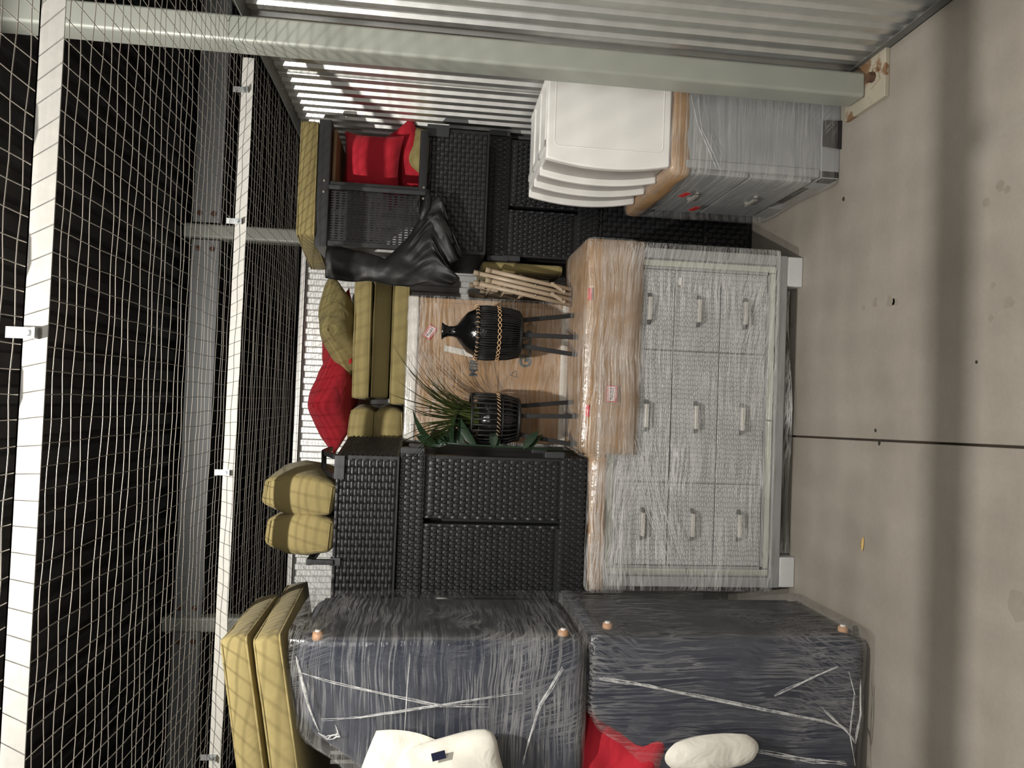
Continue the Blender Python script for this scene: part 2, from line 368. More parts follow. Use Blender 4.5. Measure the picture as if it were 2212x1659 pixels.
def box_cushion(label, L, D, T, loc, rot=(0, 0, 0), puff=0.012, side=0.006, r=0.018, seed=0.0, group=None, name='seat_cushion', cat='cushion', wr=0.006, taper=0.0):
    """piped box cushion: L along local x, D along local y, T thick; loc is its middle"""
    t = thing(name, label, cat, loc, rot, group)
    V, F = rounded_box(L/2, D/2, T/2, r, (10, 8, 3), puff, side, wr, seed)
    tp = lambda p: (p[0]*(1-taper*(p[2]/(T/2))**2*(1.25 if p[2] > 0 else 0.75)), p[1], p[2])
    MB().add([tp(p) for p in V], F).build('cushion_body', 'khaki', t, smooth=True, local=True)
    for sg in (-1, 1):
        e = r*0.24
        if taper:   # piping frames the two end faces instead
            zz_ = [-T/2+e+0.012+(T-2*e-0.024)*q/10 for q in range(11)]; yy_ = sg*(D/2+0.004)
            w_ = lambda z_: tp((L/2*0.80, 0, z_))[0]
            MB().tube([(w_(z_), yy_, z_) for z_ in zz_]+[(-w_(z_), yy_, z_) for z_ in reversed(zz_)], 0.003, 6, True).build('piping', 'khaki2', t, smooth=True, local=True); continue
        MB().tube(rr_path(L/2-e+0.001, D/2-e+0.001, 0.02, sg*(T/2-e+0.001)), 0.0042, 6, True).build('piping', 'khaki2', t, smooth=True, local=True)
    return t
def throw_pillow(label, W, H, T, loc, rot, m, name='throw_pillow', seed=0.0, fold=0.012, pinch=0.1, group=None, cat='pillow'):
    mb = MB(); n = 22
    for sg in (1, -1):
        def f(a, b_, sg=sg):
            s_, t_ = a*2-1, b_*2-1
            x = s_*W/2*(1-pinch*(1-t_*t_)*abs(s_)); y = t_*H/2*(1-pinch*(1-s_*s_)*abs(t_))
            z = T/2*max(0, (1-abs(s_)**3.2)*(1-abs(t_)**3.2))**0.62
            p = Vector((x, y, sg*z)); k = noise.noise(Vector((x*9+seed, y*7, sg*3)))*fold*min(1, z/(T*0.2))
            return (p.x+k*0.4, p.y, p.z+sg*k)
        g = MB().grid(f, n, n)
        mb.add(g.v, g.f if sg > 0 else [tuple(reversed(q)) for q in g.f])
    o = mb.build(name, m, smooth=True, origin=None); o.location = loc; o.rotation_euler = rot
    return tag(o, label, cat, group)
def weave(o, u, v, n, wid, hei, cu, cv, t=0.004, wu=0.85, wv=0.85, over=1.25, skip=None):
    """basket weave over a wid x hei panel: u-strands (running along u) and v-strands, each passing as a raised arched strip"""
    o, u, v, n = Vector(o), Vector(u), Vector(v), Vector(n); mb = MB()
    nu, nv = max(1, round(wid/cu)), max(1, round(hei/cv)); cu, cv = wid/nu, hei/nv
    fl = u.cross(v).dot(n) < 0
    def strip(c, a, b_, la, wb, top):
        la = la/2; wb = wb/2; P = []
        for k, h in ((-1, 0.0), (-0.78, top*0.92), (0.78, top*0.92), (1, 0.0)):
            P += [c+a*(la*k)-b_*wb+n*(h*0.88), c+a*(la*k)+n*h, c+a*(la*k)+b_*wb+n*(h*0.88)]
        F = []
        for k in range(3):
            F += [(3*k, 3*k+3, 3*k+4, 3*k+1), (3*k+1, 3*k+4, 3*k+5, 3*k+2)]
        if a.cross(b_).dot(n) < 0: F = [tuple(reversed(q)) for q in F]
        mb.add(P, F)
    for i in range(nu):
        for j in range(nv):
            c = o+u*((i+0.5)*cu)+v*((j+0.5)*cv)
            if skip and skip(c): continue
            if (i+j) % 2 == 0: strip(c, u, v, min(cu*over, cu*1.6), cv*wv, t*1.7)
            else: strip(c, v, u, cv*over, cu*wu, t*0.45)
    return mb
def displaced(mb, amp, freq, seed=0.0):
    mb.v = [tuple(Vector(p)+noise.noise_vector(Vector(p)*freq+Vector((seed, 0, 0)))*amp) for p in mb.v]; return mb

# ================================================================== SETTING
XR, YB, XL = 1.49, 4.5, -1.64
# floor: two slabs and the sawn joint between them
fl = struct('floor')
MB().box(-7, 6, -4, 12, -0.12, -0.02).build('joint_bed', 'joint', fl)
jx = lambda y: -0.0475-0.0245*(y-1.0)*1.0
MB().prism_xy([(jx(-4)-0.004, -4), (jx(12)-0.004, 12), (-7, 12), (-7, -4)], -0.06, 0).build('slab', 'concrete', fl, bevel=0.004)
MB().prism_xy([(jx(-4)+0.004, -4), (6, -4), (6, 12), (jx(12)+0.004, 12)], -0.06, 0).build('slab', 'concrete', fl, bevel=0.004)
for sx, sy, sr in ((0.453, 2.76, 0.022), (0.446, 2.66, 0.026), (0.44, 2.63, 0.018), (0.703, 2.176, 0.018), (0.741, 2.119, 0.02), (0.72, 2.09, 0.014), (0.368, 2.072, 0.022), (0.326, 2.145, 0.012), (0.43, 2.14, 0.012), (-0.53, 2.0, 0.06), (0.445, 2.838, 0.012)):
    P = []
    for i in range(18):
        a_ = 2*math.pi*i/18; q = sr*(0.85+0.5*noise.noise(Vector((math.cos(a_)*1.3+sx*9, math.sin(a_)*1.3+sy*9, 0)))); P.append((sx+q*math.cos(a_), sy+q*math.sin(a_)))
    MB().prism_xy(P, -0.001, 0.0004).build('stain', 'speck', fl)
def corrugated(a, b, z0, z1, nrm, pitch, dep, flat=0.30, slope=0.2, name='sheet_panel', parent=None, m='galv'):
    """ribbed sheet from a to b (xy), ribs vertical, raised towards nrm"""
    a = Vector((a[0], a[1], 0)); b = Vector((b[0], b[1], 0)); d = (b-a); Ln = d.length; d.normalize(); nrm = Vector(nrm)
    P = []; k = 0
    while k*pitch < Ln-1e-6:
        s0 = k*pitch
        for q, h in ((0, 0), (flat, 0), (flat+slope, dep), (1-slope, dep)):
            P.append((min(s0+q*pitch, Ln), h))
        k += 1
    P.append((Ln, 0)); V = []; F = []
    for z in (z0, z1):
        V += [tuple(a+d*s_+nrm*h+Vector((0, 0, z))) for s_, h in P]
    n = len(P); F = [(i, i+1, n+i+1, n+i) for i in range(n-1)]
    if d.cross(Vector((0, 0, 1))).dot(nrm) < 0: F = [tuple(reversed(f)) for f in F]
    o = MB().add(V, F).build(name, m, parent)
    so = o.modifiers.new('thick', 'SOLIDIFY'); so.thickness = 0.0015; so.offset = -1
    return o
PIT = 0.0865
wr_ = struct('wall_right')
y = YB
while y > -0.3:
    y0 = y-PIT*12; corrugated((XR+0.002*(int(y*10) % 2), y), (XR+0.002*(int(y*10) % 2), y0-0.004), 0.0, 2.5, (-1, 0, 0), PIT, 0.015, 0.36, 0.11, parent=wr_); y = y0
wb_ = struct('wall_back')
x = XL
while x < XR-0.01:
    x1 = min(XR, x+0.073*14); corrugated((x, YB), (x1, YB), 0.0, 2.5, (0, -1, 0), 0.073, 0.018, 0.36, 0.12, parent=wb_, m='galv_back'); x = x1
wl_ = struct('wall_left')
y = YB
while y > -0.3:
    y0 = y-PIT*12; corrugated((XL, y), (XL, y0-0.004), 0.0, 2.5, (1, 0, 0), PIT, 0.015, 0.36, 0.11, parent=wl_); y = y0
tr1 = struct('trim_1'); MB().box(1.405, 1.50, -0.2, YB, 2.497, 2.502).box(1.494, 1.50, -0.2, YB, 2.44, 2.5).build('top_angle', 'trim', tr1)
for k in range(9): MB().lathe([(0, 2.4945), (0.004, 2.4945), (0.005, 2.497)], (1.45, 2.7+0.22*k), 8).build('screw_head', 'clip', tr1)
tr2 = struct('trim_2'); MB().box(XL, XR, YB-0.045, YB+0.01, 2.494, 2.499).box(XL, XR, YB-0.045, YB-0.041, 2.494, 2.525).build('top_angle', 'trimw', tr2)
tr3 = struct('trim_3'); MB().box(1.455, 1.49, -0.2, YB, 0.0, 0.004).box(1.455, 1.459, -0.2, YB, 0.0, 0.04).build('base_angle', 'dtrim', tr3)
# roof of the building, seen through the mesh
roof = struct('ceiling')
for k in range(9):
    x0 = -5.4+k*1.2; P = []
    for q in range(8):
        s0 = x0+q*0.15; P += [(s0, 3.62), (s0+0.05, 3.62), (s0+0.065, 3.58), (s0+0.135, 3.58)]
    P.append((x0+1.2, 3.62)); n = len(P)
    MB().add([(a, -3.5, b_) for a, b_ in P]+[(a, 13, b_) for a, b_ in P], [(i, n+i, n+i+1, i+1) for i in range(n-1)]).build('deck_sheet', 'deck', roof)
def roof_beam(label, y, z0, z1, cuts, x0, x1):
    t = thing('roof_beam', label, 'beam', (0, y, z0), group=None)
    xs = [x0]+[c_ for p in sorted(cuts) for c_ in p]+[x1]
    for i in range(0, len(xs), 2):
        a, b_ = xs[i], xs[i+1]
        MB().box(a, b_, y, y+0.006, z0, z1).box(a, b_, y, y+0.07, z0, z0+0.006).box(a, b_, y, y+0.07, z1-0.006, z1).build('purlin', 'beam', t)
        for e, sg in ((a, 1), (b_, -1)):
            if abs(e) > 4.5: continue
            MB().box(min(e, e+sg*0.13), max(e, e+sg*0.13), y-0.006, y, z0+0.01, z1-0.01).build('end_plate', 'beam', t)
            for zz in (z0+0.055, z1-0.055):
                c_ = (e+sg*0.065, zz); MB().tube([(c_[0], y-0.006, c_[1]), (c_[0], y-0.02, c_[1])], 0.02, 6).build('bolt', 'bolt', t)
    return t
roof_beam('grey steel roof beam bolted between two posts behind the white wall', 5.62, 3.31, 3.52, [(1.11, 1.24), (-1.74, -1.63)], -5, 5)
roof_beam('dim far steel roof beam beyond the bolted one', 9.2, 3.34, 3.56, [(2.6, 2.75), (-2.75, -2.6)], -5, 5)
for lab, xa, xb, z1 in (('grey steel roof post rising behind the khaki cushion on the open wicker frame', 1.12, 1.23, 3.575),
                        ('grey steel roof post rising beyond the two large stacked khaki cushions', -1.74, -1.63, 3.6)):
    t = thing('roof_post', lab, 'post', ((xa+xb)/2, 5.66, 0))
    MB().box(xa, xb, 5.6, 5.72, 0, z1).build('post_shaft', 'column', t, bevel=0.02, seg=3)
# the grey column and its foot
t = thing('steel_column', 'grey painted steel column on a rusty base plate beside the ribbed wall', 'column', (1.36, 2.89, 0))
MB().box(1.312, 1.414, 2.83, 2.95, 0.018, 3.58).build('shaft', 'column', t, bevel=0.014, seg=3)
MB().box(1.262, 1.47, 2.70, 2.98, 0, 0.02).build('base_plate', 'plate', t, bevel=0.003)
MB().obox((1.362, 2.765, 0.024), (0.062, 0.062, 0.008), (0, 0, 0.3)).build('washer', 'plate', t)
MB().tube([(1.362, 2.765, 0.026), (1.362, 2.765, 0.052)], 0.02, 6).build('nut', 'bolt', t)
# ceiling struts
def strut(label, y, x0, x1, clips):
    t = thing('ceiling_strut', label, 'strut', ((x0+x1)/2, y, 2.485))
    MB().box(x0, x1, y, y+0.003, 2.485, 2.532).box(x0, x1, y, y+0.04, 2.529, 2.532).build('channel', 'bar', t)
    for c_ in clips:
        MB().box(c_-0.011, c_+0.011, y-0.003, y, 2.505, 2.56).box(c_-0.011, c_+0.011, y-0.018, y, 2.50, 2.506).build('clip', 'clip', t)
        MB().tube([(c_, y-0.003, 2.518), (c_, y-0.012, 2.518)], 0.006, 6).build('clip_bolt', 'clip', t)
strut('white zinc ceiling strut that crosses in front of the grey column', 1.52, -1.64, 1.49, [0.1])
strut('white zinc ceiling strut that ends at the grey column', 2.985, -1.64, 1.32, [-0.31, 0.67, -1.4, 1.19])
# wire mesh
t = thing('wire_mesh', 'galvanised wire mesh ceiling stretched over the storage unit', 'wire mesh', (0, 2.7, 2.543))
def wave_wire(n, L, axis, seed, amp=0.0045):
    P = []
    for i in range(n+1):
        s_ = -L/2+L*i/n; k = amp*math.sin(i*math.pi/2.0*0.8+seed)+0.004*noise.noise(Vector((s_*2.2, seed*3.7, 0))); z_ = 0.010*noise.noise(Vector((s_*1.4, seed, 5)))
        P.append((s_, k, z_) if axis == 0 else (k, s_, z_))
    return P
var = {}
for ax, L in ((0, 3.12), (1, 3.8)):
    var[ax] = [MB().tube(wave_wire(62 if ax == 0 else 60, L, ax, q*1.7+ax, 0.0045 if ax == 0 else 0.0015), 0.0011, 5).mesh('wire', 'wire', smooth=True) for q in range(5)]
k = 0; yy = 0.72
while yy < 4.48:
    o = bpy.data.objects.new('wire', var[0][k % 5]); COL.objects.link(o); o.parent = t; o.location = (-0.08, yy-2.7, 0.002); k += 1; yy += 0.05
xx = -1.62
while xx < 1.49:
    o = bpy.data.objects.new('wire', var[1][k % 5]); COL.objects.link(o); o.parent = t; o.location = (xx, -0.1, 0.0); k += 1; xx += 0.05

# ================================================================== DRESSER
YD = 3.345
t = thing('dresser', 'silver grey nine drawer dresser with mirrored border, shrink wrapped under a cardboard sheet', 'dresser', (-0.035, YD+0.27, 0))
DX0, DX1, DZ0, DZ1 = -0.822, 0.752, 0.072, 0.972
MB().box(DX0, DX1, YD+0.03, YD+0.55, DZ0, DZ1).build('body', 'dr_frame', t, bevel=0.004)
fr = 0.048
for nm, bx in (('frame_rail', (DX0, DX1, DZ1-fr, DZ1)), ('frame_rail', (DX0, DX1, DZ0, DZ0+fr)), ('frame_stile', (DX0, DX0+fr, DZ0+fr, DZ1-fr)), ('frame_stile', (DX1-fr, DX1, DZ0+fr, DZ1-fr))):
    MB().box(bx[0], bx[1], YD, YD+0.032, bx[2], bx[3]).build(nm, 'dr_frame', t, bevel=0.006)
MB().box(DX0+fr, DX1-fr, YD+0.022, YD+0.031, DZ0+fr, DZ1-fr).build('back_board', 'dr_dark', t)
mx0, mx1, mz0, mz1 = DX0+fr+0.004, DX1-fr-0.004, DZ0+fr+0.004, DZ1-fr-0.004; ms = 0.034
def mstrip(x0, x1, z0, z1):
    g = 0.0012
    MB().box(x0+g, x1-g, YD+0.010, YD+0.022, z0+g, z1-g).build('mirror_strip', 'mirror', t, bevel=0.004)
xm, zm = (mx0+mx1)/2, (mz0+mz1)/2
for z0 in (mz0, mz1-ms):
    for xa, xb in ((mx0+ms, xm), (xm, mx1-ms)): mstrip(xa, xb, z0, z0+ms)
for x0 in (mx0, mx1-ms):
    for za, zb in ((mz0+ms, zm), (zm, mz1-ms)): mstrip(x0, x0+ms, za, zb)
    for z0 in (mz0, mz1-ms): mstrip(x0, x0+ms, z0, z0+ms)
lip = 0.012; a0, a1, b0, b1 = mx0+ms, mx1-ms, mz0+ms, mz1-ms
MB().box(a0, a1, YD+0.006, YD+0.022, b0, b0+lip).box(a0, a1, YD+0.006, YD+0.022, b1-lip, b1).box(a0, a0+lip, YD+0.006, YD+0.022, b0, b1).box(a1-lip, a1, YD+0.006, YD+0.022, b0, b1).build('inner_lip', 'dr_frame', t)
xs = [a0+lip, -0.34, 0.275, a1-lip]; zs = [b0+lip, 0.398, 0.622, b1-lip]
for i in range(3):
    for j in range(3):
        g = 0.0025
        d = MB().box(xs[i]+g, xs[i+1]-g, YD+0.006, YD+0.026, zs[j]+g, zs[j+1]-g).build('drawer', 'croc', t, bevel=0.003)
        xc, zc = (xs[i]+xs[i+1])/2, (zs[j]+zs[j+1])/2; L = 0.075
        MB().box(xc-L*0.72, xc+L*0.72, YD-0.026, YD-0.014, zc-0.0075, zc+0.0075).build('handle_bar', 'handle', d, bevel=0.002)
        for sg in (-1, 1):
            MB().add([(xc+sg*L*0.72, YD-0.026, zc-0.0075), (xc+sg*L*0.72, YD-0.026, zc+0.0075), (xc+sg*L*0.72, YD-0.014, zc+0.0075), (xc+sg*L*0.72, YD-0.014, zc-0.0075),
                      (xc+sg*L, YD+0.004, zc-0.0075), (xc+sg*L, YD+0.004, zc+0.0075), (xc+sg*(L-0.02), YD+0.006, zc+0.0075), (xc+sg*(L-0.02), YD+0.006, zc-0.0075)],
                     [(0, 1, 5, 4), (1, 2, 6, 5), (2, 3, 7, 6), (3, 0, 4, 7), (0, 3, 2, 1), (4, 5, 6, 7)]).build('handle_end', 'chrome', d)
for xa, xb in ((0.606, 0.748), (-0.818, -0.676)):
    for ya, yb in ((YD-0.004, YD+0.14), (YD+0.41, YD+0.55)):
        MB().prism_xy([(xa, ya), (xb, ya), (xb, yb), (xa, yb)], 0, 0.075).build('foot', 'dr_white', t, bevel=0.006)
MB().box(-0.66, 0.59, YD+0.45, YD+0.465, 0.015, 0.075).build('plinth', 'dr_dark', t)
MB().obox((0.602, YD+0.0045, 0.601), (0.034, 0.002, 0.014), (0, 0.05, 0)).build('paper_tag', 'st_white', t)
# cardboard sheet folded over the top
def fold_sheet(x0, x1, zf, zt0, zt1, yb, th=0.008, rad=0.035, y0=YD-0.016):
    """sheet lying on the top and bent down over the front; top height runs zt0..zt1 along x"""
    mb = MB(); N = 14; K = 8
    def prof(zt):
        P = [(y0, zf)]+[(y0, zf+(zt-rad-zf)*q/3) for q in (1, 2)]
        for q in range(K+1):
            a = R(90*q/K); P.append((y0+rad-rad*math.cos(a), zt-rad+rad*math.sin(a)))
        P += [(y0+rad+(yb-y0-rad)*q/4, zt) for q in (1, 2, 3, 4)]
        return P
    V = []; n = len(prof(1))
    for i in range(N+1):
        x = x0+(x1-x0)*i/N
        for y_, z_ in prof(zt0+(zt1-zt0)*i/N):
            k = noise.noise(Vector((x*6, y_*6, z_*6)))*0.006
            V.append((x, y_+k*0.6, z_+k))
    mb.add(V, [(i*n+j, (i+1)*n+j, (i+1)*n+j+1, i*n+j+1) for i in range(N) for j in range(n-1)])
    return mb
def thick(o, th=0.006, off=-1):
    so = o.modifiers.new('thick', 'SOLIDIFY'); so.thickness = th; so.offset = off; return o
cb = thick(fold_sheet(-0.215, 0.772, 0.786, 1.03, 1.05, YD+0.53).build('cardboard_sheet', 'card', t, smooth=True), 0.01)
cb2 = thick(fold_sheet(-0.838, -0.20, 0.925, 0.985, 1.01, YD+0.5).build('cardboard_sheet', 'card', t, smooth=True), 0.01)
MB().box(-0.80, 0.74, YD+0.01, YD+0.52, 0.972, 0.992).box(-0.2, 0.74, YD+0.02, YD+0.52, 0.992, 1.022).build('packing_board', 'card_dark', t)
for zz in (0.885,): MB().box(-0.21, 0.765, YD-0.0285, YD-0.0275, zz, zz+0.0015).build('crease', 'card', t)
# stickers
def fragile(parent, c, w, h, ang=0.0, full=True, name='fragile_sticker'):
    ca, sa = math.cos(ang), math.sin(ang); R_ = lambda x_, z_, d_: (c[0]+x_*ca-z_*sa, c[1]-d_, c[2]+x_*sa+z_*ca)
    def plate(x0, x1, z0, z1, d0):
        P = [R_(x0, z0, d0), R_(x1, z0, d0), R_(x1, z1, d0), R_(x0, z1, d0)]+[R_(x0, z0, 0), R_(x1, z0, 0), R_(x1, z1, 0), R_(x0, z1, 0)]
        return MB().add(P, [(0, 1, 2, 3), (4, 7, 6, 5), (0, 4, 5, 1), (1, 5, 6, 2), (2, 6, 7, 3), (3, 7, 4, 0)])
    s_ = plate(-w/2, w/2, -h/2, h/2, 0.0012).build(name, 'st_red', parent)
    if parent.parent is None:
        plate(-w*0.43, w*0.43, -h*0.26, h*0.26, 0.0020).build('sticker_panel', 'st_white', s_)
        f = lambda tx, sz, m_, x_, z_, sq: put_text(tx, sz, m_, s_, R_(x_, z_, 0.0028), ang, sq, sz*0.02, 'lettering')
        f('FRAGILE', h*0.42, 'st_dark', 0, 0, w*0.80/(h*0.42*4.0)); f('HANDLE WITH CARE', h*0.16, 'st_white', 0, h*0.38, w*0.9/(h*0.16*9.6)); f('THANK YOU', h*0.16, 'st_white', 0, -h*0.38, w*0.5/(h*0.16*5.4))
    return s_
fragile(t, (0.061, YD-0.0375, 0.92), 0.076, 0.052)
# small red stickers on the fold
for c_ in ((0.515, YD-0.015, 1.032), (-0.02, YD-0.010, 1.024)):
    MB().obox(c_, (0.055, 0.002, 0.024), (R(-55), 0, 0)).build('fragile_sticker', 'st_red', t)
# wrap
def wrap_box(x0, x1, y0, y1, z0, z1, r, name, m, parent, amp=0.004, freq=5, n=(14, 6, 10), seed=0.0):
    V, F = rounded_box((x1-x0)/2, (y1-y0)/2, (z1-z0)/2, r, n)
    c_ = Vector(((x0+x1)/2, (y0+y1)/2, (z0+z1)/2)); mb = MB().add([p+c_ for p in V], F)
    return displaced(mb, amp, freq, seed).build(name, m, parent, smooth=True)
wrap_box(DX0-0.012, DX1+0.018, YD-0.045, YD+0.56, 0.125, 0.985, 0.018, 'stretch_wrap', 'film_x', t, 0.004, 4)
wrap_box(-0.235, 0.782, YD-0.052, YD+0.44, 0.80, 1.066, 0.04, 'stretch_wrap', 'film_card', t, 0.005, 6, seed=3)
wrap_box(-0.85, -0.215, YD-0.050, YD+0.44, 0.82, 1.012, 0.035, 'stretch_wrap', 'film_card', t, 0.003, 6, seed=4)
mb = MB()
for k in range(9):
    o0 = 0.012*k; P = [(DX0+0.03+o0*0.6+(0.62+0.02*(k % 3))*q/8, YD-0.047-0.002*math.sin(q+k), 0.60-0.01*k+0.23*(q/8)**0.8-0.012*math.sin(q*0.9+k)) for q in range(9)]
    mb.tube(P, 0.0013, 5, rr=[0.0004+0.0012*math.sin(math.pi*(q+0.3)/8.6) for q in range(9)])
mb.build('film_rope', 'rope', t, smooth=True, kind='stuff')
# film tail hanging below the dresser front
mb = MB().grid(lambda a, b_: (-0.66+1.25*a, YD+0.02+0.02*math.sin(a*9)*b_, 0.075-0.06*b_*(1-0.5*a)), 20, 3); mb.build('loose_wrap', 'film_x', t, smooth=True)

# ================================================================== NIGHTSTAND AND CART
t = thing('nightstand', 'grey nightstand in stretch wrap with cardboard on top, beside the steel column', 'nightstand', (1.25, 3.4, 0))
MB().box(1.045, 1.452, 3.055, 3.74, 0.085, 0.70).build('body', 'ns_grey', t, bevel=0.004)
for xa, xb in ((1.04, 1.075), (1.42, 1.455)):
    MB().box(xa, xb, 3.048, 3.075, 0.09, 0.70).build('side_stile', 'ns_grey', t, bevel=0.003)
MB().prism_xz([(1.036, 0.0), (1.458, 0.0), (1.458, 0.085), (1.036, 0.085)], 3.046, 3.12).build('foot_rail', 'ns_grey', t, bevel=0.004)
MB().box(1.036, 1.07, 3.046, 3.2, 0, 0.085).build('foot', 'ns_grey', t, bevel=0.003)
MB().box(1.036, 1.07, 3.56, 3.74, 0, 0.085).build('foot', 'ns_grey', t, bevel=0.003)
for za, zb in ((0.105, 0.385), (0.395, 0.675)):
    d = MB().box(1.028, 1.05, 3.09, 3.705, za, zb).build('drawer', 'ns_front', t, bevel=0.003)
    MB().box(1.006, 1.016, 3.34, 3.46, (za+zb)/2-0.007, (za+zb)/2+0.007).box(1.01, 1.03, 3.34, 3.352, (za+zb)/2-0.007, (za+zb)/2+0.007).box(1.01, 1.03, 3.448, 3.46, (za+zb)/2-0.007, (za+zb)/2+0.007).build('handle', 'handle', d)
for c_ in ((1.004, 3.33, 0.60), (1.004, 3.55, 0.47)): MB().obox(c_, (0.002, 0.07, 0.03), (0.2, 0, 0)).build('fragile_sticker', 'st_red', t)
V, F = rounded_box(0.232, 0.375, 0.045, 0.03, (8, 10, 2)); mb = MB().add([p+Vector((1.236, 3.425, 0.715)) for p in V], F)
displaced(mb, 0.008, 9).build('cardboard_cover', 'card', t, smooth=True)
MB().add([(1.165, 3.032, 0.0), (1.29, 3.032, 0.0), (1.285, 3.032, 0.088), (1.172, 3.032, 0.088), (1.165, 3.036, 0.0), (1.29, 3.036, 0.0), (1.285, 3.036, 0.088), (1.172, 3.036, 0.088)],
         [(0, 1, 2, 3), (4, 7, 6, 5), (0, 4, 5, 1), (1, 5, 6, 2), (2, 6, 7, 3), (3, 7, 4, 0)]).build('tape_patch', 'tape', t)
wrap_box(1.006, 1.475, 3.030, 3.80, 0.006, 0.775, 0.03, 'stretch_wrap', 'film_y', t, 0.007, 5, (8, 10, 10), 5)
MB().tube([(1.34, 3.024, 0.69), (1.22, 3.022, 0.66), (1.12, 3.022, 0.61), (1.04, 3.024, 0.57)], 0.0016, 6).tube([(1.33, 3.024, 0.66), (1.2, 3.022, 0.64), (1.10, 3.022, 0.585), (1.03, 3.024, 0.55)], 0.0012, 6).build('film_rope', 'rope', t, smooth=True)

t = thing('drawer_cart', 'white plastic three drawer cart lying on its side on the wrapped nightstand', 'drawer unit', (1.22, 3.35, 0.762))
def bow(x0, x1, z0, z1, dep, k=10):
    P = [(x1, z0), (x1, z1)]
    for i in range(k+1):
        a = i/k; P.append((x0-dep*4*a*(1-a), z1+(z0-z1)*a))
    return P
MB().prism_xz(bow(1.038, 1.42, 0.764, 1.30, 0.03), 3.052, 3.09).build('top_panel', 'white_pl', t, bevel=0.008, seg=3)
P = rr_path(0.15, 0.235, 0.02, 0)
MB().tube([(1.245-p[0] if p[0] < 0.1 else 1.245-p[0]+0.0-(0.022*(1-(p[1]/0.235)**2)), 3.0525, 1.032+p[1]) for p in P], 0.0022, 6, True).build('panel_groove', 'white_pl', t, smooth=True)
MB().box(1.405, 1.42, 3.05, 3.63, 0.764, 1.30).build('back_panel', 'white_pl', t)
for k in range(3):
    y0 = 3.095+0.178*k; y1 = y0+0.168; e = 0.004*(k+1)
    d = MB().prism_xz(bow(1.047, 1.40, 0.775, 1.288, 0.028), y0+0.004, y1-0.02).build('drawer', 'clear_pl', t, bevel=0.004)
    MB().prism_xz(bow(1.022, 1.06, 0.766, 1.298, 0.03), y1-0.024, y1).build('drawer_lip', 'white_pl', d, bevel=0.006)
    MB().box(1.10, 1.40, y0+0.0, y0+0.012, 1.286, 1.302).box(1.10, 1.13, y0, y1, 1.286, 1.302).build('side_rib', 'white_pl', d, bevel=0.002)
for za, zb in ((1.272, 1.296), (0.764, 0.78)): MB().box(1.06, 1.415, 3.09, 3.63, za, zb).build('side_frame', 'white_pl', t, bevel=0.003)
MB().obox((1.028, 3.40, 1.04), (0.003, 0.012, 0.12), (0, 0, 0)).build('paper_label', 'st_white', t)

# ================================================================== WICKER FURNITURE
def wicker_box(name, label, x0, x1, y0, y1, z0, z1, cells, fx=0.018, group=None, side=None, caps=True, flare=0.0, wu=0.85, wv=0.8, seam=None):
    """woven box: backing, woven front with a frame round it, woven left/right flank"""
    t = thing(name, label, 'wicker chair', ((x0+x1)/2, (y0+y1)/2, z0), group=group)
    MB().prism_xy([(x0, y0+0.01), (x1, y0+0.01), (x1+flare, y1), (x0, y1)], z0, z1).build('backing', 'wick_back', t)
    pan = [(z0, z1)] if seam is None else [(z0, seam), (seam, z1)]
    for za, zb in pan:
        weave((x0+fx, y0+0.009, za+0.012), (1, 0, 0), (0, 0, 1), (0, -1, 0), x1-x0-2*fx, zb-za-0.03, cells[0], cells[1], 0.005, wu, wv).build('woven_panel', 'wicker', t, smooth=True, kind='stuff')
        weave((x0+0.005, y0+0.002, zb-0.014), (1, 0, 0), (0, 0, 1), (0, -1, 0), x1-x0-0.01, 0.012, 0.04, 0.012, 0.004, 0.9, 0.9).build('woven_edge', 'wicker', t, smooth=True, kind='stuff')
        MB().box(x0, x1, y0+0.002, y0+0.012, za, za+0.008).build('frame_edge', 'blackmetal', t)
    if side:
        u = Vector((flare, y1-y0-0.02, 0)); L = u.length; u.normalize()
        n_ = Vector((u.y, -u.x, 0)) if side > 0 else Vector((-1, 0, 0))
        o = (x1, y0+0.01, z0+0.01) if side > 0 else (x0, y0+0.01, z0+0.01); uu = u if side > 0 else Vector((0, 1, 0))
        weave(o, uu, (0, 0, 1), n_, L, z1-z0-0.02, 0.026, 0.011, 0.004, 0.85, 0.8).build('woven_flank', 'wicker', t, smooth=True, kind='stuff')
    return t
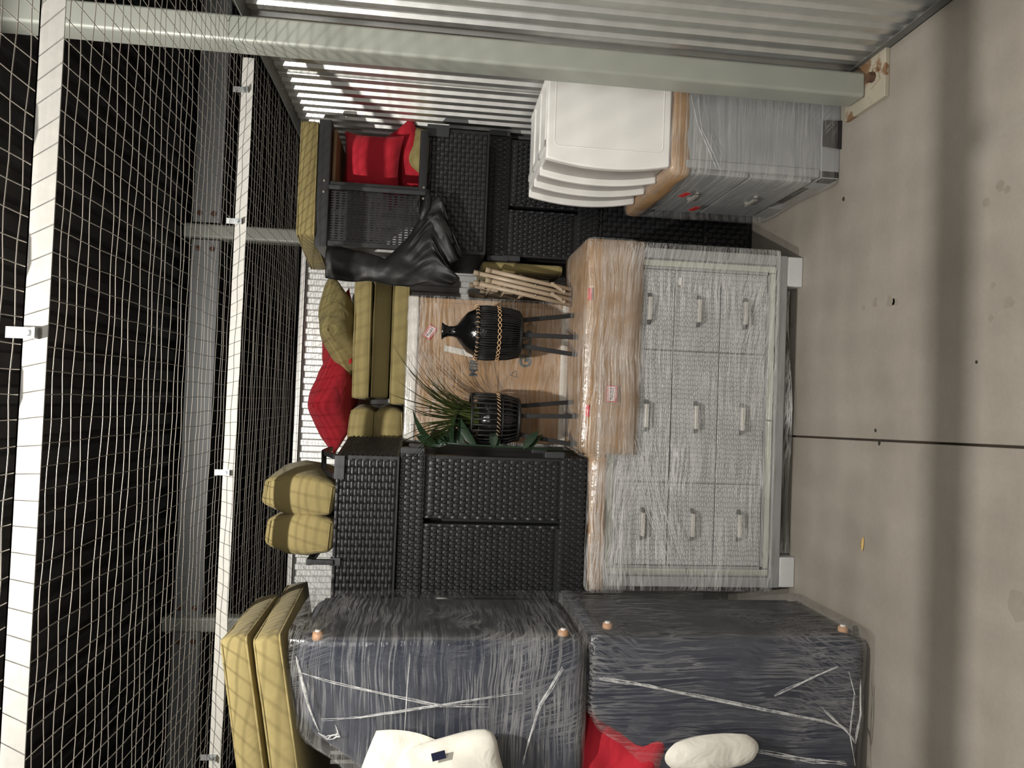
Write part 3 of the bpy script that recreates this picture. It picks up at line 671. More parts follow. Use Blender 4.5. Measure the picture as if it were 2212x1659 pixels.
def wicker_chair(name, label, x0, x1, y0, y1, z0, z1, split, arm=0.108, group=None, side=None):
    """armchair lying on its side: two woven arms (top and bottom), two woven panels between them, end caps"""
    t = thing(name, label, 'wicker chair', ((x0+x1)/2, (y0+y1)/2, z0), group=group)
    for za, zb, dy in ((z0, z0+arm, 0.0), (z1-arm, z1, 0.0)):
        MB().box(x0+0.02, x1-0.004, y0+dy+0.01, y1, za, zb).build('arm_core', 'wick_back', t)
        weave((x0+0.02, y0+dy+0.009, za), (1, 0, 0), (0, 0, 1), (0, -1, 0), x1-x0-0.024, zb-za, 0.0134, 0.026, 0.004, 0.9, 0.5, 1.3).build('woven_arm', 'wicker', t, smooth=True, kind='stuff')
        if side:
            weave((x1-0.004, y0+0.01, za), (0, 1, 0), (0, 0, 1), (1, 0, 0), y1-y0-0.01, zb-za, 0.024, 0.011, 0.004).build('woven_arm_end', 'wicker', t, smooth=True, kind='stuff')
    pz0, pz1 = z0+arm+0.012, z1-arm-0.012
    for k, (xa, xb, rec) in enumerate(((x0+0.02, split-0.012, 0.006), (split+0.012, x1-0.012, 0.016))):
        MB().box(xa, xb, y0+rec+0.014, y0+0.1, z0+arm, z1-arm).build('panel_core', 'wick_back', t)
        weave((xa+0.012, y0+rec+0.013, pz0+(0.012 if k == 0 else 0.0)), (1, 0, 0), (0, 0, 1), (0, -1, 0), xb-xa-0.026, pz1-pz0-0.014, 0.0134, 0.0275, 0.005, 0.92, 0.5, 1.3).build('woven_panel', 'wicker', t, smooth=True, kind='stuff')
        weave((xb-0.012 if k == 0 else xa, y0+rec+0.008, pz0), (0, 0, 1), (1, 0, 0), (0, -1, 0), pz1-pz0, 0.011, 0.028, 0.011, 0.004, 0.9, 0.9).build('woven_edge', 'wicker', t, smooth=True, kind='stuff')
    MB().box(x0+0.02, x1-0.05, y0+0.12, y1-0.02, z0+arm, z1-arm).build('seat_core', 'wick_back', t)
    for xa, za, zb in ((x1-0.006, z1-arm+0.002, z1+0.0), (x1-0.006, z0+arm-0.005, z0+arm+0.085), (x0-0.008, z1-arm-0.075, z1-arm+0.02), (x0-0.008, z0+0.0, z0+arm-0.005)):
        MB().box(xa, xa+0.028, y0-0.006, y0+0.05, za, zb).build('end_cap', 'cap', t, bevel=0.003)
    for za in (z1-arm+0.005, z0+arm+0.03):
        MB().box(x1-0.006, x1+0.022, y1-0.25, y1-0.19, za, za+0.075).build('end_cap', 'cap', t, bevel=0.003)
    return t
wicker_chair('wicker_armchair', 'black wicker armchair lying on its side on the wrapped dresser', -0.90, -0.236, 3.33, 3.86, 1.02, 1.862, -0.54, side=1)
t = wicker_box('wicker_armchair', 'black wicker armchair lying sideways under the two upright khaki back cushions', -0.892, -0.255, 3.31, 3.80, 1.866, 2.138, (0.031, 0.0148), side=1, flare=0.058)
for xa, xb in ((-0.36, -0.255), (-0.735, -0.70)):   # metal frame ends above it
    MB().box(xa, xb, 3.30, 3.33, 2.10, 2.145).build('frame_end', 'cap', t, bevel=0.003)
MB().bar((-0.262, 3.31, 2.14), (-0.262, 3.55, 2.225), 0.022).bar((-0.262, 3.55, 2.225), (-0.262, 3.80, 2.225), 0.022).bar((-0.345, 3.31, 2.14), (-0.345, 3.5, 2.215), 0.022).bar((-0.345, 3.5, 2.215), (-0.255, 3.56, 2.225), 0.022).build('frame_loop', 'blackmetal', t, bevel=0.002)
MB().bar((-0.718, 3.30, 2.13), (-0.718, 3.30, 2.235), 0.022).bar((-0.718, 3.29, 2.232), (-0.718, 3.6, 2.232), 0.026).build('frame_loop', 'blackmetal', t, bevel=0.002)
MB().box(-0.93, -0.888, 3.30, 3.36, 1.99, 2.14).build('end_cap', 'cap', t, bevel=0.003)
# right hand stack
wicker_box('wicker_armchair', 'black wicker armchair on its side on the floor behind the wrapped nightstand', 0.795, 1.46, 3.92, 4.42, 0.0, 0.866, (0.028, 0.027), seam=0.27)
t = wicker_chair('wicker_armchair', 'black wicker armchair lying on its side next to the white drawer cart', 0.766, 1.43, 3.905, 4.40, 0.871, 1.481, 1.048, arm=0.112)
MB().box(0.755, 0.78, 3.895, 3.95, 1.36, 1.47).build('end_cap', 'cap', t)
t = wicker_box('wicker_armchair', 'black wicker armchair on its side directly below the red throw pillows', 0.755, 1.388, 3.76, 4.36, 1.492, 1.80, (0.024, 0.021), side=None)
weave((0.757, 4.34, 1.50), (0, -1, 0), (0, 0, 1), (-1, 0, 0), 0.55, 0.28, 0.02, 0.012, 0.004).build('woven_flank', 'wicker', t, smooth=True, kind='stuff')
MB().box(1.34, 1.40, 3.75, 3.79, 1.70, 1.81).build('end_cap', 'cap', t)
# open frame on top of the right stack
t = thing('wicker_frame_chair', 'open black wicker chair frame holding red pillows, half covered by a black bag', 'wicker chair', (1.05, 3.95, 1.80))
MB().box(0.735, 1.36, 3.69, 4.20, 2.275, 2.335).build('top_arm', 'blackmetal', t, bevel=0.004)
MB().box(1.03, 1.345, 3.69, 3.72, 1.80, 1.842).build('front_rail', 'blackmetal', t, bevel=0.006)
MB().box(0.74, 1.345, 4.15, 4.2, 1.80, 1.842).build('rear_rail', 'blackmetal', t, bevel=0.004)
MB().box(1.018, 1.038, 3.685, 3.705, 1.80, 2.277).build('cross_rail', 'cap', t, bevel=0.002)
MB().box(1.036, 1.06, 3.70, 3.74, 1.80, 2.277).build('cross_rail', 'blackmetal', t, bevel=0.002)
MB().box(0.742, 0.765, 3.70, 3.73, 1.80, 2.277).build('post', 'blackmetal', t)
MB().box(0.742, 0.765, 4.15, 4.18, 1.80, 2.277).build('post', 'blackmetal', t)
MB().box(1.06, 1.33, 3.74, 4.18, 2.255, 2.272).build('seat_board', 'brownwood', t)
mb = MB()   # see-through woven panel: horizontal and vertical strands with gaps
zz = 1.845
while zz < 2.265:
    mb.box(0.762, 1.02, 3.722, 3.725, zz, zz+0.012); zz += 0.0285
xx = 0.772
while xx < 1.02:
    mb.box(xx, xx+0.0072, 3.719, 3.722, 1.842, 2.268); xx += 0.0125
mb.build('open_weave_panel', 'wick_back', t, kind='stuff')
MB().box(0.90, 0.93, 3.726, 3.74, 1.842, 2.27).build('stay', 'blackmetal', t)
for zc in (2.30, 1.815):
    for xo in (1.0, 1.055): MB().tube([(xo, 3.69, zc), (xo, 3.683, zc)], 0.006, 6).build('screw', 'rivet', t)

# ================================================================== CUSHIONS AND PILLOWS
box_cushion('khaki seat cushion lying on the open black chair frame', 0.60, 0.56, 0.085, (1.035, 3.98, 2.388), (R(1), R(-1.5), R(8)), seed=1)
# three stacked cushions over the mirror box
g3 = None
box_cushion('bottom khaki cushion of the stack of three on the mirror box', 0.645, 0.48, 0.088, (0.290, 4.215, 1.913), (0, R(-0.5), R(1)), seed=2)
box_cushion('middle khaki cushion of the stack of three on the mirror box', 0.64, 0.48, 0.088, (0.321, 4.225, 2.011), (0, R(-0.2), R(0.5)), seed=3)
box_cushion('top khaki cushion of the stack of three on the mirror box', 0.64, 0.48, 0.086, (0.314, 4.215, 2.112), (0, R(-0.8), R(1)), seed=4)
box_cushion('plump khaki cushion end beside the stack of three, upper of two', 0.46, 0.46, 0.125, (-0.295, 4.19, 2.10), (0, R(2), 0), puff=0.02, side=0.03, r=0.03, seed=5)
box_cushion('plump khaki cushion end beside the stack of three, lower of two', 0.46, 0.46, 0.155, (-0.295, 4.19, 1.945), (0, R(-3), 0), puff=0.02, side=0.035, r=0.035, seed=6)
throw_pillow('olive tan throw pillow slumped on the top khaki cushion', 0.42, 0.40, 0.185, (0.385, 4.12, 2.245), (R(-13), R(-4), R(38)), 'tan', seed=2, fold=0.02)
throw_pillow('plump red throw pillow leaning against the end of the khaki stack', 0.44, 0.40, 0.20, (-0.025, 4.14, 2.262), (R(-13), R(8), R(42)), 'red', seed=4, fold=0.012)
throw_pillow('flat red throw pillow tucked behind the olive tan pillow', 0.46, 0.40, 0.12, (0.33, 4.30, 2.275), (R(25), R(-6), R(20)), 'red', seed=8, fold=0.012)
# two upright back cushions over the left wicker
box_cushion('upright khaki back cushion with a sharp piped end, beside the black frame loop', 0.175, 0.44, 0.31, (-0.425, 3.53, 2.292), (R(0), R(6), R(-3)), puff=0.004, side=0.022, r=0.026, seed=7, name='back_cushion', taper=0.32)
box_cushion('upright khaki back cushion squeezed against the large stacked cushions', 0.172, 0.44, 0.29, (-0.613, 3.53, 2.283), (R(0), R(4), R(3)), puff=0.004, side=0.022, r=0.026, seed=8, name='back_cushion', taper=0.32)
box_cushion('khaki back cushion corner showing behind the two upright ones', 0.28, 0.30, 0.12, (-0.62, 3.86, 2.25), (R(12), R(24), R(8)), seed=9, name='back_cushion')
# large stacked cushions on the left
box_cushion('upper of two large khaki cushions stacked on the wrapped navy chair', 0.95, 0.66, 0.088, (-1.315, 2.94, 2.30), (R(2.0), R(-10.5), R(2)), seed=10, puff=0.016)
box_cushion('lower of two large khaki cushions stacked on the wrapped navy chair', 0.95, 0.95, 0.09, (-1.315, 3.07, 2.205), (R(3.5), R(-10.5), R(2)), seed=11, puff=0.016)
# right hand pillows
throw_pillow('square red throw pillow inside the open black chair frame, near its top', 0.31, 0.32, 0.15, (1.235, 3.93, 2.095), (R(78), R(3), R(-4)), 'red', seed=11, fold=0.015)
throw_pillow('red throw pillow slumped over the lower rail of the open frame', 0.36, 0.36, 0.15, (1.27, 4.03, 1.95), (R(74), R(-32), R(-6)), 'red', seed=14, fold=0.02)
throw_pillow('small khaki pillow behind the lower rail of the open frame', 0.26, 0.24, 0.12, (1.345, 3.99, 1.868), (R(68), R(20), 0), 'tan', seed=17)
box_cushion('large khaki cushion standing behind the folding chairs', 0.05, 0.46, 0.43, (0.728, 4.16, 1.275), (0, 0, 0), seed=12)

# ================================================================== BLACK BAG
def lerp_tab(tab, z):
    for (z0, v0), (z1, v1) in zip(tab, tab[1:]):
        if z <= z0 and z >= z1: return v0+(v1-v0)*(z0-z)/(z0-z1)
    return tab[-1][1]
HI = [(2.27, 0.735), (2.20, 0.73), (1.99, 0.685), (1.88, 0.80), (1.80, 0.97), (1.755, 1.02), (1.72, 0.90), (1.66, 0.73)]
LOW = [(2.27, 0.568), (2.05, 0.565), (1.90, 0.555), (1.85, 0.545), (1.77, 0.575), (1.66, 0.568)]
def bag(a, b_):
    z = 2.268-0.605*a; lo, hi = lerp_tab(LOW, z), lerp_tab(HI, z); x = lo+(hi-lo)*b_
    k = max(0.0, (a-0.62)/0.38); fold = k*(0.020*math.sin(b_*26+a*9)+0.012*math.sin(b_*41+2))
    y_ = 3.665-0.05*math.sin(math.pi*min(1.0, b_*0.9+0.08))**0.7-fold-0.018*noise.noise(Vector((x*11, z*6, 1)))-0.01*noise.noise(Vector((x*25, z*14, 4)))
    return (x+0.012*noise.noise(Vector((z*9, b_*2, 3))), y_, z-0.03*k*math.sin(b_*9)-0.02*k*b_)
mb = MB().grid(bag, 54, 30)
mb.grid(lambda a, b_: (lambda p: (p[0]+0.035*b_, p[1]+0.11*b_, p[2]-0.02*b_+0.015*math.sin(a*12)*b_))(bag(a, 0)), 54, 5)
t = thing('bin_bag', 'crumpled black plastic bag draped over the open wicker frame', 'plastic bag', (0.65, 3.65, 1.66))
thick(mb.build('bag_sheet', 'bag', t, smooth=True), 0.002)
mb = MB().grid(lambda a, b_: (0.905-0.17*a+0.05*b_*a, 3.622-0.012*math.sin(b_*3.14)-0.01*math.sin(a*5), 1.80-0.085*b_-0.10*a*(1-0.3*b_)+0.01*noise.noise(Vector((a*5, b_*5, 0)))), 14, 10)
thick(mb.build('bag_flap', 'bag', t, smooth=True), 0.002)
MB().tube([(1.045, 3.68, 1.795), (1.0, 3.668, 1.79), (0.95, 3.655, 1.795), (0.88, 3.645, 1.82)], 0.02, 7, rr=[0.008, 0.020, 0.024, 0.015]).build('bag_twist', 'bag', t, smooth=True)

# ================================================================== MIRROR BOX
YM = 3.80
t = thing('mirror_box', 'flat cardboard mirror carton with foam edges in shrink wrap, standing on the dresser', 'carton', (0.155, YM+0.05, 1.035))
MB().box(-0.205, 0.512, YM, YM+0.09, 1.04, 1.83).build('carton', 'card', t, bevel=0.004)
MB().box(-0.215, 0.528, YM-0.015, YM+0.12, 1.815, 1.868).build('foam_edge', 'foam', t, bevel=0.008)
MB().box(-0.215, 0.528, YM-0.006, YM+0.10, 1.035, 1.075).build('foam_edge', 'foam', t, bevel=0.006)
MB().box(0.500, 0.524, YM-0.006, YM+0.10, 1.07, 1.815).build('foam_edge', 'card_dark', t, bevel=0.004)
MB().box(-0.20, 0.16, YM-0.004, YM, 1.40, 1.62).build('carton_flap', 'card', t)
put_text('MIRRORS', 0.056, 'ink', t, (0.245, YM-0.006, 1.525), 0, 1.0, 0.0018)
put_text('GLASS', 0.085, 'ink', t, (0.285, YM-0.006, 1.258), 0, 0.82, 0.002)
MB().tube([(0.145, YM-0.004, 1.335), (0.17, YM-0.004, 1.31), (0.135, YM-0.004, 1.30), (0.145, YM-0.004, 1.335)], 0.0015, 4).tube([(0.40, YM-0.004, 1.255), (0.425, YM-0.004, 1.24), (0.40, YM-0.004, 1.22)], 0.0015, 4).build('pen_arrow', 'ink', t)
fragile(t, (0.347, YM-0.006, 1.755), 0.07, 0.045, R(-32))
MB().obox((0.255, YM-0.006, 1.60), (0.16, 0.003, 0.03), (0, R(-80), 0)).build('tape_strip', 'foam', t)
wrap_box(-0.222, 0.535, YM-0.022, YM+0.125, 1.032, 1.873, 0.012, 'stretch_wrap', 'film_z', t, 0.004, 6, (12, 3, 12), 9)

# ================================================================== VASES
def stand_legs(t, c, zt, zb, feet):
    for a, r0, r1 in feet:
        MB().bar((c[0]+r0*math.cos(a), c[1]+r0*math.sin(a), zt), (c[0]+r1*math.cos(a), c[1]+r1*math.sin(a), zb), 0.021).build('leg', 'legwood', t, bevel=0.001)
c = (0.338, 3.60)
t = thing('floor_vase', 'black bottle vase in a corded basket stand with tan stitching', 'vase', (c[0], c[1], 1.045))
MB().lathe([(0.0, 1.33), (0.08, 1.33), (0.112, 1.38), (0.122, 1.45), (0.118, 1.53), (0.098, 1.575), (0.062, 1.607), (0.034, 1.625), (0.026, 1.64), (0.025, 1.665), (0.033, 1.685), (0.044, 1.699), (0.041, 1.699), (0.03, 1.683), (0.02, 1.66), (0.02, 1.63)], c, 48).build('bottle', 'vase', t, smooth=True)
mb = MB()
for k in range(72):
    a = 2*math.pi*k/72; wv = 0.05*math.sin(k*0.9)
    mb.tube([(c[0]+r_*math.cos(a+wv*s_), c[1]+r_*math.sin(a+wv*s_), z_) for r_, z_, s_ in ((0.129, 1.527, 0), (0.132, 1.48, 0.5), (0.129, 1.43, 1), (0.124, 1.37, 0.6), (0.112, 1.325, 0), (0.095, 1.312, 0))], 0.0028, 4)
mb.build('cord_cage', 'strand', t, smooth=True, kind='stuff')
MB().lathe([(0, 1.312), (0.1, 1.312), (0.112, 1.322), (0.1, 1.33), (0, 1.33)], c, 40).build('basket_base', 'strand', t, smooth=True)
ring = lambda r_, z_, n=44, w=0: [(c[0]+r_*math.cos(2*math.pi*i/n), c[1]+r_*math.sin(2*math.pi*i/n), z_) for i in range(n)]
MB().tube(ring(0.129, 1.531), 0.0075, 8, True).build('rim_ring', 'strand', t, smooth=True)
mb = MB()
for i in range(34):
    a = 2*math.pi*i/34; P = []
    for q in range(6):
        th_ = R(-110+220*q/5); P.append((c[0]+(0.129+0.0085*math.cos(th_))*math.cos(a+0.035*q/5), c[1]+(0.129+0.0085*math.cos(th_))*math.sin(a+0.035*q/5), 1.531+0.0085*math.sin(th_)))
    mb.tube(P, 0.0016, 4)
mb.build('rim_stitching', 'stitch', t, smooth=True)
mb = MB()
for ph in (0, math.pi):
    mb.tube([(c[0]+0.1335*math.cos(2*math.pi*i/120), c[1]+0.1335*math.sin(2*math.pi*i/120), 1.428+0.008*math.sin(i/120*2*math.pi*15+ph)) for i in range(120)], 0.0018, 4, True)
mb.build('braided_band', 'stitch', t, smooth=True)
stand_legs(t, c, 1.318, 1.048, ((R(15), 0.075, 0.115), (R(215), 0.07, 0.11), (R(-95), 0.055, 0.075)))

c = (-0.078, 3.55)
t = thing('planter_vase', 'black ribbed basket planter on legs holding artificial grass', 'planter', (c[0], c[1], 1.045))
MB().lathe([(0.0, 1.33), (0.085, 1.33), (0.106, 1.37), (0.11, 1.45), (0.104, 1.51), (0.098, 1.512), (0.098, 1.45), (0.08, 1.36), (0, 1.35)], c, 40).build('pot', 'vase', t, smooth=True)
rib0 = None
pr = ((0.119, 1.545, 0), (0.121, 1.48, 0), (0.119, 1.42, 0), (0.115, 1.37, 0), (0.10, 1.328, 0), (0.06, 1.318, 0))
rib_me = MB().tube([(r_, 0, z_-1.045) for r_, z_, _ in pr], 0.0042, 6).mesh('rib', 'strand', smooth=True)
for k in range(28):
    o = bpy.data.objects.new('rib', rib_me); COL.objects.link(o); o.parent = t; o.rotation_euler = (0, 0, 2*math.pi*k/28)
MB().tube(ring(0.119, 1.545), 0.006, 8, True).build('rim_ring', 'strand', t, smooth=True)
MB().tube(ring(0.117, 1.40), 0.004, 6, True).build('basket_ring', 'strand', t, smooth=True)
MB().lathe([(0, 1.312), (0.1, 1.312), (0.108, 1.32), (0.1, 1.328), (0, 1.328)], c, 40).build('basket_base', 'strand', t, smooth=True)
mb = MB()
for i in range(22):
    a = R(150+200*i/22)
    mb.tube([(c[0]+0.1255*math.cos(a), c[1]+0.1255*math.sin(a), 1.412), (c[0]+0.126*math.cos(a+0.09), c[1]+0.126*math.sin(a+0.09), 1.424), (c[0]+0.1255*math.cos(a+0.12), c[1]+0.1255*math.sin(a+0.12), 1.428)], 0.0016, 4)
mb.build('stitching', 'stitch', t, smooth=True)
stand_legs(t, c, 1.318, 1.048, ((R(30), 0.075, 0.11), (R(-70), 0.06, 0.08), (R(205), 0.075, 0.12)))
def blade(L, wid, bend, n=7):
    V = []; F = []
    for i in range(n+1):
        s_ = i/n; r_ = bend*s_*s_*L; z_ = L*s_*(1-0.18*s_*abs(bend)); w_ = wid*(1-s_**2.2)*0.5+0.0003
        V += [(r_, -w_, z_), (r_-0.001, 0, z_-0.0006), (r_, w_, z_)]
    for i in range(n): F += [(3*i, 3*i+1, 3*i+4, 3*i+3), (3*i+1, 3*i+2, 3*i+5, 3*i+4)]
    return MB().add(V, F)
bl = [blade(0.30+0.05*q, 0.0055+0.0012*(q % 3), 0.18+0.13*q).mesh('grass_blade', 'grass', smooth=True) for q in range(6)]
for k in range(120):
    o = bpy.data.objects.new('grass_blade', random.choice(bl)); COL.objects.link(o); o.parent = t
    a = R(random.uniform(-130, 40)); q = random.uniform(0, 0.07)
    o.location = (q*math.cos(a), q*math.sin(a), 1.50-1.045); s_ = random.uniform(0.65, 1.02)
    o.rotation_euler = (random.uniform(-0.2, 0.2), random.uniform(0.0, 0.25), a+random.uniform(-0.5, 0.5)); o.scale = (s_, 1, s_)
def broad_leaf(L, W, bend, n=8):
    V = []; F = []
    for i in range(n+1):
        s_ = i/n; w_ = W*math.sin(math.pi*min(1, s_**0.8))**0.8*0.5+0.0006; x = L*s_; z = -bend*L*s_*s_
        V += [(x, -w_, z+0.25*w_), (x, 0, z), (x, w_, z+0.25*w_)]
    for i in range(n): F += [(3*i, 3*i+3, 3*i+4, 3*i+1), (3*i+1, 3*i+4, 3*i+5, 3*i+2)]
    return MB().add(V, F)
t = thing('artificial_plant', 'broad dark green artificial leaves in front of the grass planter', 'plant', (-0.215, 3.44, 1.04))
MB().tube([(-0.215, 3.44, 1.05), (-0.205, 3.44, 1.3), (-0.20, 3.43, 1.55), (-0.19, 3.43, 1.70)], 0.005, 6).build('stem', 'leaf', t, smooth=True)
lf = [broad_leaf(0.15, 0.045, 0.35), broad_leaf(0.19, 0.05, 0.6), broad_leaf(0.12, 0.04, 0.2)]
lm = [q.mesh('leaf', 'leaf', smooth=True) for q in lf]
for k, (x, z, ax, ay, az, q) in enumerate(((-0.20, 1.70, 30, -62, 60, 1), (-0.205, 1.66, 60, -40, 95, 0), (-0.20, 1.62, 20, -20, 50, 1), (-0.20, 1.58, 75, -35, 75, 0), (-0.205, 1.54, 85, -15, 110, 2), (-0.20, 1.52, 60, -50, 40, 1),
                                           (-0.21, 1.44, 80, 0, 65, 2), (-0.21, 1.42, 80, -10, 85, 0), (-0.21, 1.30, 70, 35, 60, 2), (-0.21, 1.27, 60, 30, 80, 2), (-0.20, 1.66, 10, -70, 120, 1), (-0.2, 1.6, 70, -55, 80, 1))):
    o = bpy.data.objects.new('leaf', lm[q]); COL.objects.link(o); o.parent = t; o.location = (x+0.215, -0.01, z-1.04); o.rotation_euler = (R(ax), R(ay), R(az-45))

# ================================================================== FOLDING CHAIRS
def folding_chair(label, dx, dy):
    t = thing('folding_chair', label, 'folding chair', (0.60+dx, 3.72+dy, 1.045), group='folded beige chairs')
    up = lambda x, y_, z: (x+dx, y_+dy, z)
    for y_ in (3.70, 4.10):
        MB().tube([up(0.575, y_, 1.05), up(0.66, y_, 1.545)], 0.0115, 10).build('back_leg', 'beige', t, smooth=True)
        MB().tube([up(0.602, y_, 1.05), up(0.677, y_, 1.485)], 0.0115, 10).build('front_leg', 'beige', t, smooth=True)
        for a, z in ((0.6602, 1.546), (0.6772, 1.486)):
            MB().tube([up(a-0.0045, y_, z-0.026), up(a+0.001, y_, z+0.004)], 0.0135, 10).build('rubber_foot', 'beige_cap', t, smooth=True)
        MB().bar(up(0.585, y_-0.014, 1.085), up(0.625, y_-0.014, 1.16), 0.004, 0.016).build('hinge_link', 'beige', t)
        for xx_, zz_ in ((0.628, 1.145), (0.595, 1.10), (0.612, 1.235), (0.585, 1.085)):
            MB().tube([up(xx_, y_-0.010, zz_), up(xx_, y_-0.019, zz_)], 0.0055, 8).build('rivet', 'rivet', t, smooth=True)
    for z, x in ((1.46, 0.646), (1.385, 0.633), (1.30, 0.618)):
        MB().tube([up(x, 3.70, z), up(x, 4.10, z)], 0.007, 8).build('crossbar', 'beige', t, smooth=True)
    V, F = rounded_box(0.006, 0.19, 0.11, 0.005, (1, 8, 6)); q = Euler((0, R(9.5), 0)).to_matrix()
    MB().add([q @ p+Vector(up(0.625, 3.90, 1.16)) for p in V], F).build('seat_panel', 'beige', t, smooth=True)
    return t
folding_chair('folded beige metal chair leaning upside down against the khaki cushion', -0.012, 0.0)
folding_chair('folded beige metal chair nearer the black bottle vase', -0.065, -0.01)

# ================================================================== WRAPPED NAVY CHAIRS
def wrapped_chair(label, prof, y0, y1, legs, ropes, seed, film_m):
    xs_ = [p[0] for p in prof]; zs_ = [p[1] for p in prof]
    t = thing('upholstered_chair', label, 'armchair', (-1.2, (y0+y1)/2, min(zs_)))
    o = MB().prism_xz(prof, y0, y1).build('upholstered_body', 'navy', t, bevel=0.05, seg=4)
    MB().box(-0.868, -0.855, y0+0.06, y1-0.04, min(zs_)+0.05, max(zs_)-0.05).build('dust_cover', 'under', t)
    for y_, z_ in legs:
        MB().tube([(-0.862, y_, z_), (-0.836, y_, z_)], 0.02, 14, rr=[0.021, 0.018]).build('wooden_foot', 'peach', t, smooth=True)
        MB().tube([(-0.836, y_, z_), (-0.830, y_, z_)], 0.011, 12).build('glide', 'st_white', t, smooth=True)
    cxx, czz = sum(xs_)/len(xs_), sum(zs_)/len(zs_)
    big = [(p[0]+(0.036 if p[0] > -0.9 else 0.018 if p[0] > -1.0 else -0.018)*1.0, p[1]+(0.014 if p[1] > czz else -0.006)) for p in prof]
    mb = MB(); n = len(big); ys = [y0-0.02+(y1-y0+0.04)*i/10 for i in range(11)]
    # shell with rounded ends: rings along y
    dense = []
    for i in range(n):
        a, b_ = Vector(big[i]), Vector(big[(i+1) % n]); m_ = max(1, int((b_-a).length/0.06))
        dense += [tuple(a+(b_-a)*k/m_) for k in range(m_)]
    N = len(dense); V = []
    rings = [(y0-0.024, 0.90), (y0-0.022, 0.955), (y0-0.010, 0.985), (y0+0.03, 1.0)]+[(y_, 1.0) for y_ in ys[2:-1]]+[(y1+0.02, 0.98)]
    for y_, k in rings:
        V += [(cxx+(a-cxx)*k, y_, czz+(b_-czz)*k) for a, b_ in dense]
    F = [(i*N+j, i*N+(j+1) % N, (i+1)*N+(j+1) % N, (i+1)*N+j) for i in range(len(rings)-1) for j in range(N)]
    base = len(V); steps = [0.75, 0.55, 0.35, 0.15]; prev = 0
    for st in steps:
        V += [(cxx+(a-cxx)*st, y0-0.026, czz+(b_-czz)*st) for a, b_ in dense]; cur = (len(V)//N-1)*N
        F += [(cur+j, cur+(j+1) % N, prev+(j+1) % N, prev+j) for j in range(N)]; prev = cur
    V.append((cxx, y0-0.026, czz)); F += [(len(V)-1, prev+(j+1) % N, prev+j) for j in range(N)]
    mb.add(V, F); displaced(mb, 0.006, 7, seed).build('stretch_wrap', film_m, t, smooth=True)
    for P, r_ in ropes:
        mb = MB()
        for kk in range(5):
            Q = []; j0 = random.uniform(-1, 1)*r_*1.2; j1 = random.uniform(-1, 1)*r_*1.6
            for i in range(len(P)-1):
                for k in range(5):
                    f_ = (i+k/5)/(len(P)-1); a = Vector((P[i][0], 0, P[i][1])).lerp(Vector((P[i+1][0], 0, P[i+1][1])), k/5)
                    w_ = (j0*(1-f_)+j1*f_)+r_*0.5*math.sin(i*3+k+kk*2.1); a.x += w_; a.z += w_*0.6; a.y = y0-0.031+0.002*math.sin(i*4+k+kk); Q.append(a)
            mb.tube(Q, r_*0.34, 5, rr=[r_*0.34*(0.3+0.7*math.sin(math.pi*(q+0.6)/(len(Q)+0.2))) for q in range(len(Q))])
        mb.build('film_rope', 'rope', t, smooth=True, kind='stuff')
    return t
lower = [(-0.86, 0.03), (-0.86, 1.115), (-1.10, 1.115), (-1.17, 1.07), (-1.22, 0.985), (-1.34, 0.86), (-1.50, 0.76), (-1.56, 0.6), (-1.56, 0.06)]
upper = [(-0.86, 1.14), (-0.86, 2.19), (-1.01, 2.20), (-1.11, 2.17), (-1.18, 2.11), (-1.24, 2.02), (-1.32, 1.92), (-1.5, 1.80), (-1.56, 1.6), (-1.56, 1.14)]
wrapped_chair('shrink wrapped navy armchair lying on its side on the concrete floor', lower, 2.70, 3.30, ((2.80, 0.075), (2.83, 1.025)),
    [([(-0.99, 1.09), (-0.992, 1.06), (-1.018, 0.902), (-1.071, 0.635), (-1.152, 0.213), (-1.196, 0.09)], 0.006),
     ([(-1.108, 0.224), (-1.178, 0.138), (-1.231, 0.09)], 0.010), ([(-1.26, 0.494), (-1.298, 0.264), (-1.318, 0.09)], 0.006),
     ([(-1.055, 0.418), (-0.987, 0.273), (-0.935, 0.145)], 0.004), ([(-1.23, 0.09), (-1.12, 0.075), (-0.96, 0.08)], 0.004), ([(-1.32, 0.09), (-1.2, 0.115), (-1.05, 0.10), (-0.95, 0.13)], 0.0025)], 2.0, 'film_d')
wrapped_chair('shrink wrapped navy armchair stacked on top of the one on the floor', upper, 2.655, 3.27, ((2.71, 2.105), (2.74, 1.215)),
    [([(-0.90, 2.16), (-0.966, 2.144), (-1.061, 2.115), (-1.148, 2.08)], 0.010), ([(-0.95, 2.148), (-0.982, 2.037), (-1.031, 1.829), (-1.064, 1.666), (-1.066, 1.453)], 0.0035),
     ([(-1.109, 2.07), (-1.102, 1.937), (-1.079, 1.778), (-1.049, 1.585), (-1.013, 1.323)], 0.0035), ([(-0.887, 1.777), (-0.999, 1.782), (-1.191, 1.785), (-1.3, 1.79)], 0.0025),
     ([(-0.936, 1.233), (-1.067, 1.312), (-1.197, 1.349), (-1.293, 1.37)], 0.005), ([(-1.15, 2.08), (-1.17, 2.05), (-1.16, 2.01), (-1.13, 2.02)], 0.006)], 6.0, 'film_c')
throw_pillow('white pillow wrapped against the upper navy chair', 0.52, 0.30, 0.13, (-1.44, 2.615, 1.80), (R(84), R(14), R(0)), 'white_fab', name='bed_pillow', seed=21, pinch=-0.12)
t = thing('white_blanket', 'folded white fleece blanket with a small navy tag on the upper wrapped chair', 'blanket', (-1.33, 2.60, 1.45))
V, F = rounded_box(0.145, 0.04, 0.16, 0.035, (8, 2, 8), 0, 0.02, 0.01, 4); q = Euler((0, R(-14), 0)).to_matrix()
MB().add([q @ p+Vector((-1.30, 2.55, 1.60)) for p in V], F).build('folded_fleece', 'white_fab', t, smooth=True)
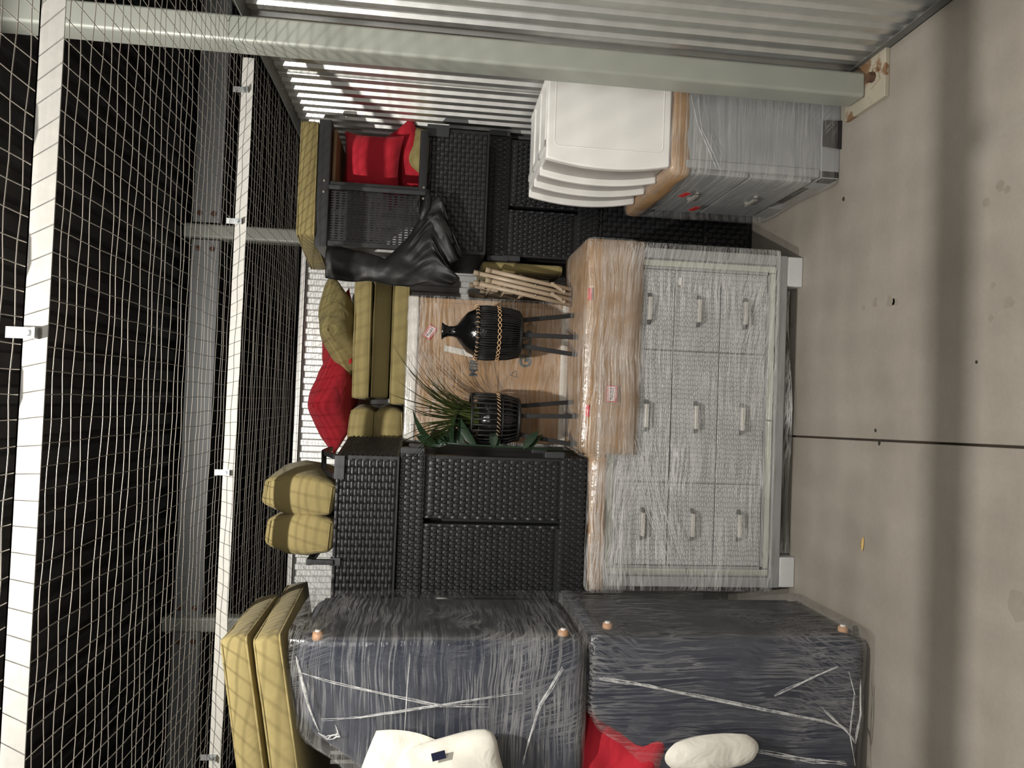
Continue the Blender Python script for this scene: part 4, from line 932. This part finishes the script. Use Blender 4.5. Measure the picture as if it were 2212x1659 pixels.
MB().obox((-1.172, 2.484, 1.668), (0.026, 0.003, 0.046), (0, R(-14), 0)).build('cloth_tag', 'navy2', t)
throw_pillow('white fleece pillow poking out of the wrap of the lower navy chair', 0.27, 0.10, 0.08, (-1.245, 2.63, 0.67), (R(88), R(84), R(0)), 'white_fab', name='bed_pillow', seed=25, pinch=-0.32)
throw_pillow('crumpled red cloth bundle wedged between the two wrapped navy chairs', 0.46, 0.42, 0.26, (-1.38, 2.80, 1.02), (R(70), R(20), R(10)), 'red', name='cloth_bundle', seed=27, fold=0.05, cat='cloth')

# ================================================================== FLOOR LITTER
def flat_blot(x, y, r, m, name, label, cat, group, sq=1.0, h=0.0012):
    n = 14; P = []
    for i in range(n):
        a = 2*math.pi*i/n; q = r*(0.8+0.4*noise.noise(Vector((math.cos(a)*1.5+x*9, math.sin(a)*1.5+y*9, 0)))+0.1)
        P.append((x+q*math.cos(a)*sq, y+q*math.sin(a)))
    o = MB().prism_xy(P, 0, h).build(name, m, origin=(x, y, 0)); return tag(o, label, cat, group)
V = []; F = []
n = 6
for i in range(n+1):
    s_ = i/n; w_ = 0.010*math.sin(math.pi*min(1, s_*0.92+0.04))+0.0008; V += [(-0.48-0.055*s_, 2.794-w_+0.006*math.sin(s_*3), 0.002+0.003*s_), (-0.48-0.055*s_, 2.794+0.006*math.sin(s_*3), 0.005+0.003*s_), (-0.48-0.055*s_, 2.794+w_+0.006*math.sin(s_*3), 0.002+0.003*s_)]
for i in range(n): F += [(3*i, 3*i+1, 3*i+4, 3*i+3), (3*i+1, 3*i+2, 3*i+5, 3*i+4)]
o = MB().add(V, F).build('dry_leaf', 'dryleaf', smooth=True, origin=(-0.5, 2.794, 0)); thick(o, 0.001); tag(o, 'small curled yellow leaf lying on the open concrete floor', 'leaf')
JL = 'dark crumb of debris lying beside the sawn floor joint'
for x, y_, r_, lab, grp in ((0.937, 3.004, 0.007, 'dark crumb of debris on the floor near the wrapped nightstand', None), (-0.1, 2.706, 0.006, JL, 'crumbs by the floor joint'),
                            (-0.052, 2.732, 0.005, JL, 'crumbs by the floor joint'), (0.19, 2.2, 0.004, 'tiny dark crumb alone on the open concrete floor', None)):
    flat_blot(x, y_, r_, 'debris', 'debris_crumb', lab, 'debris', grp, 1.4, 0.004)
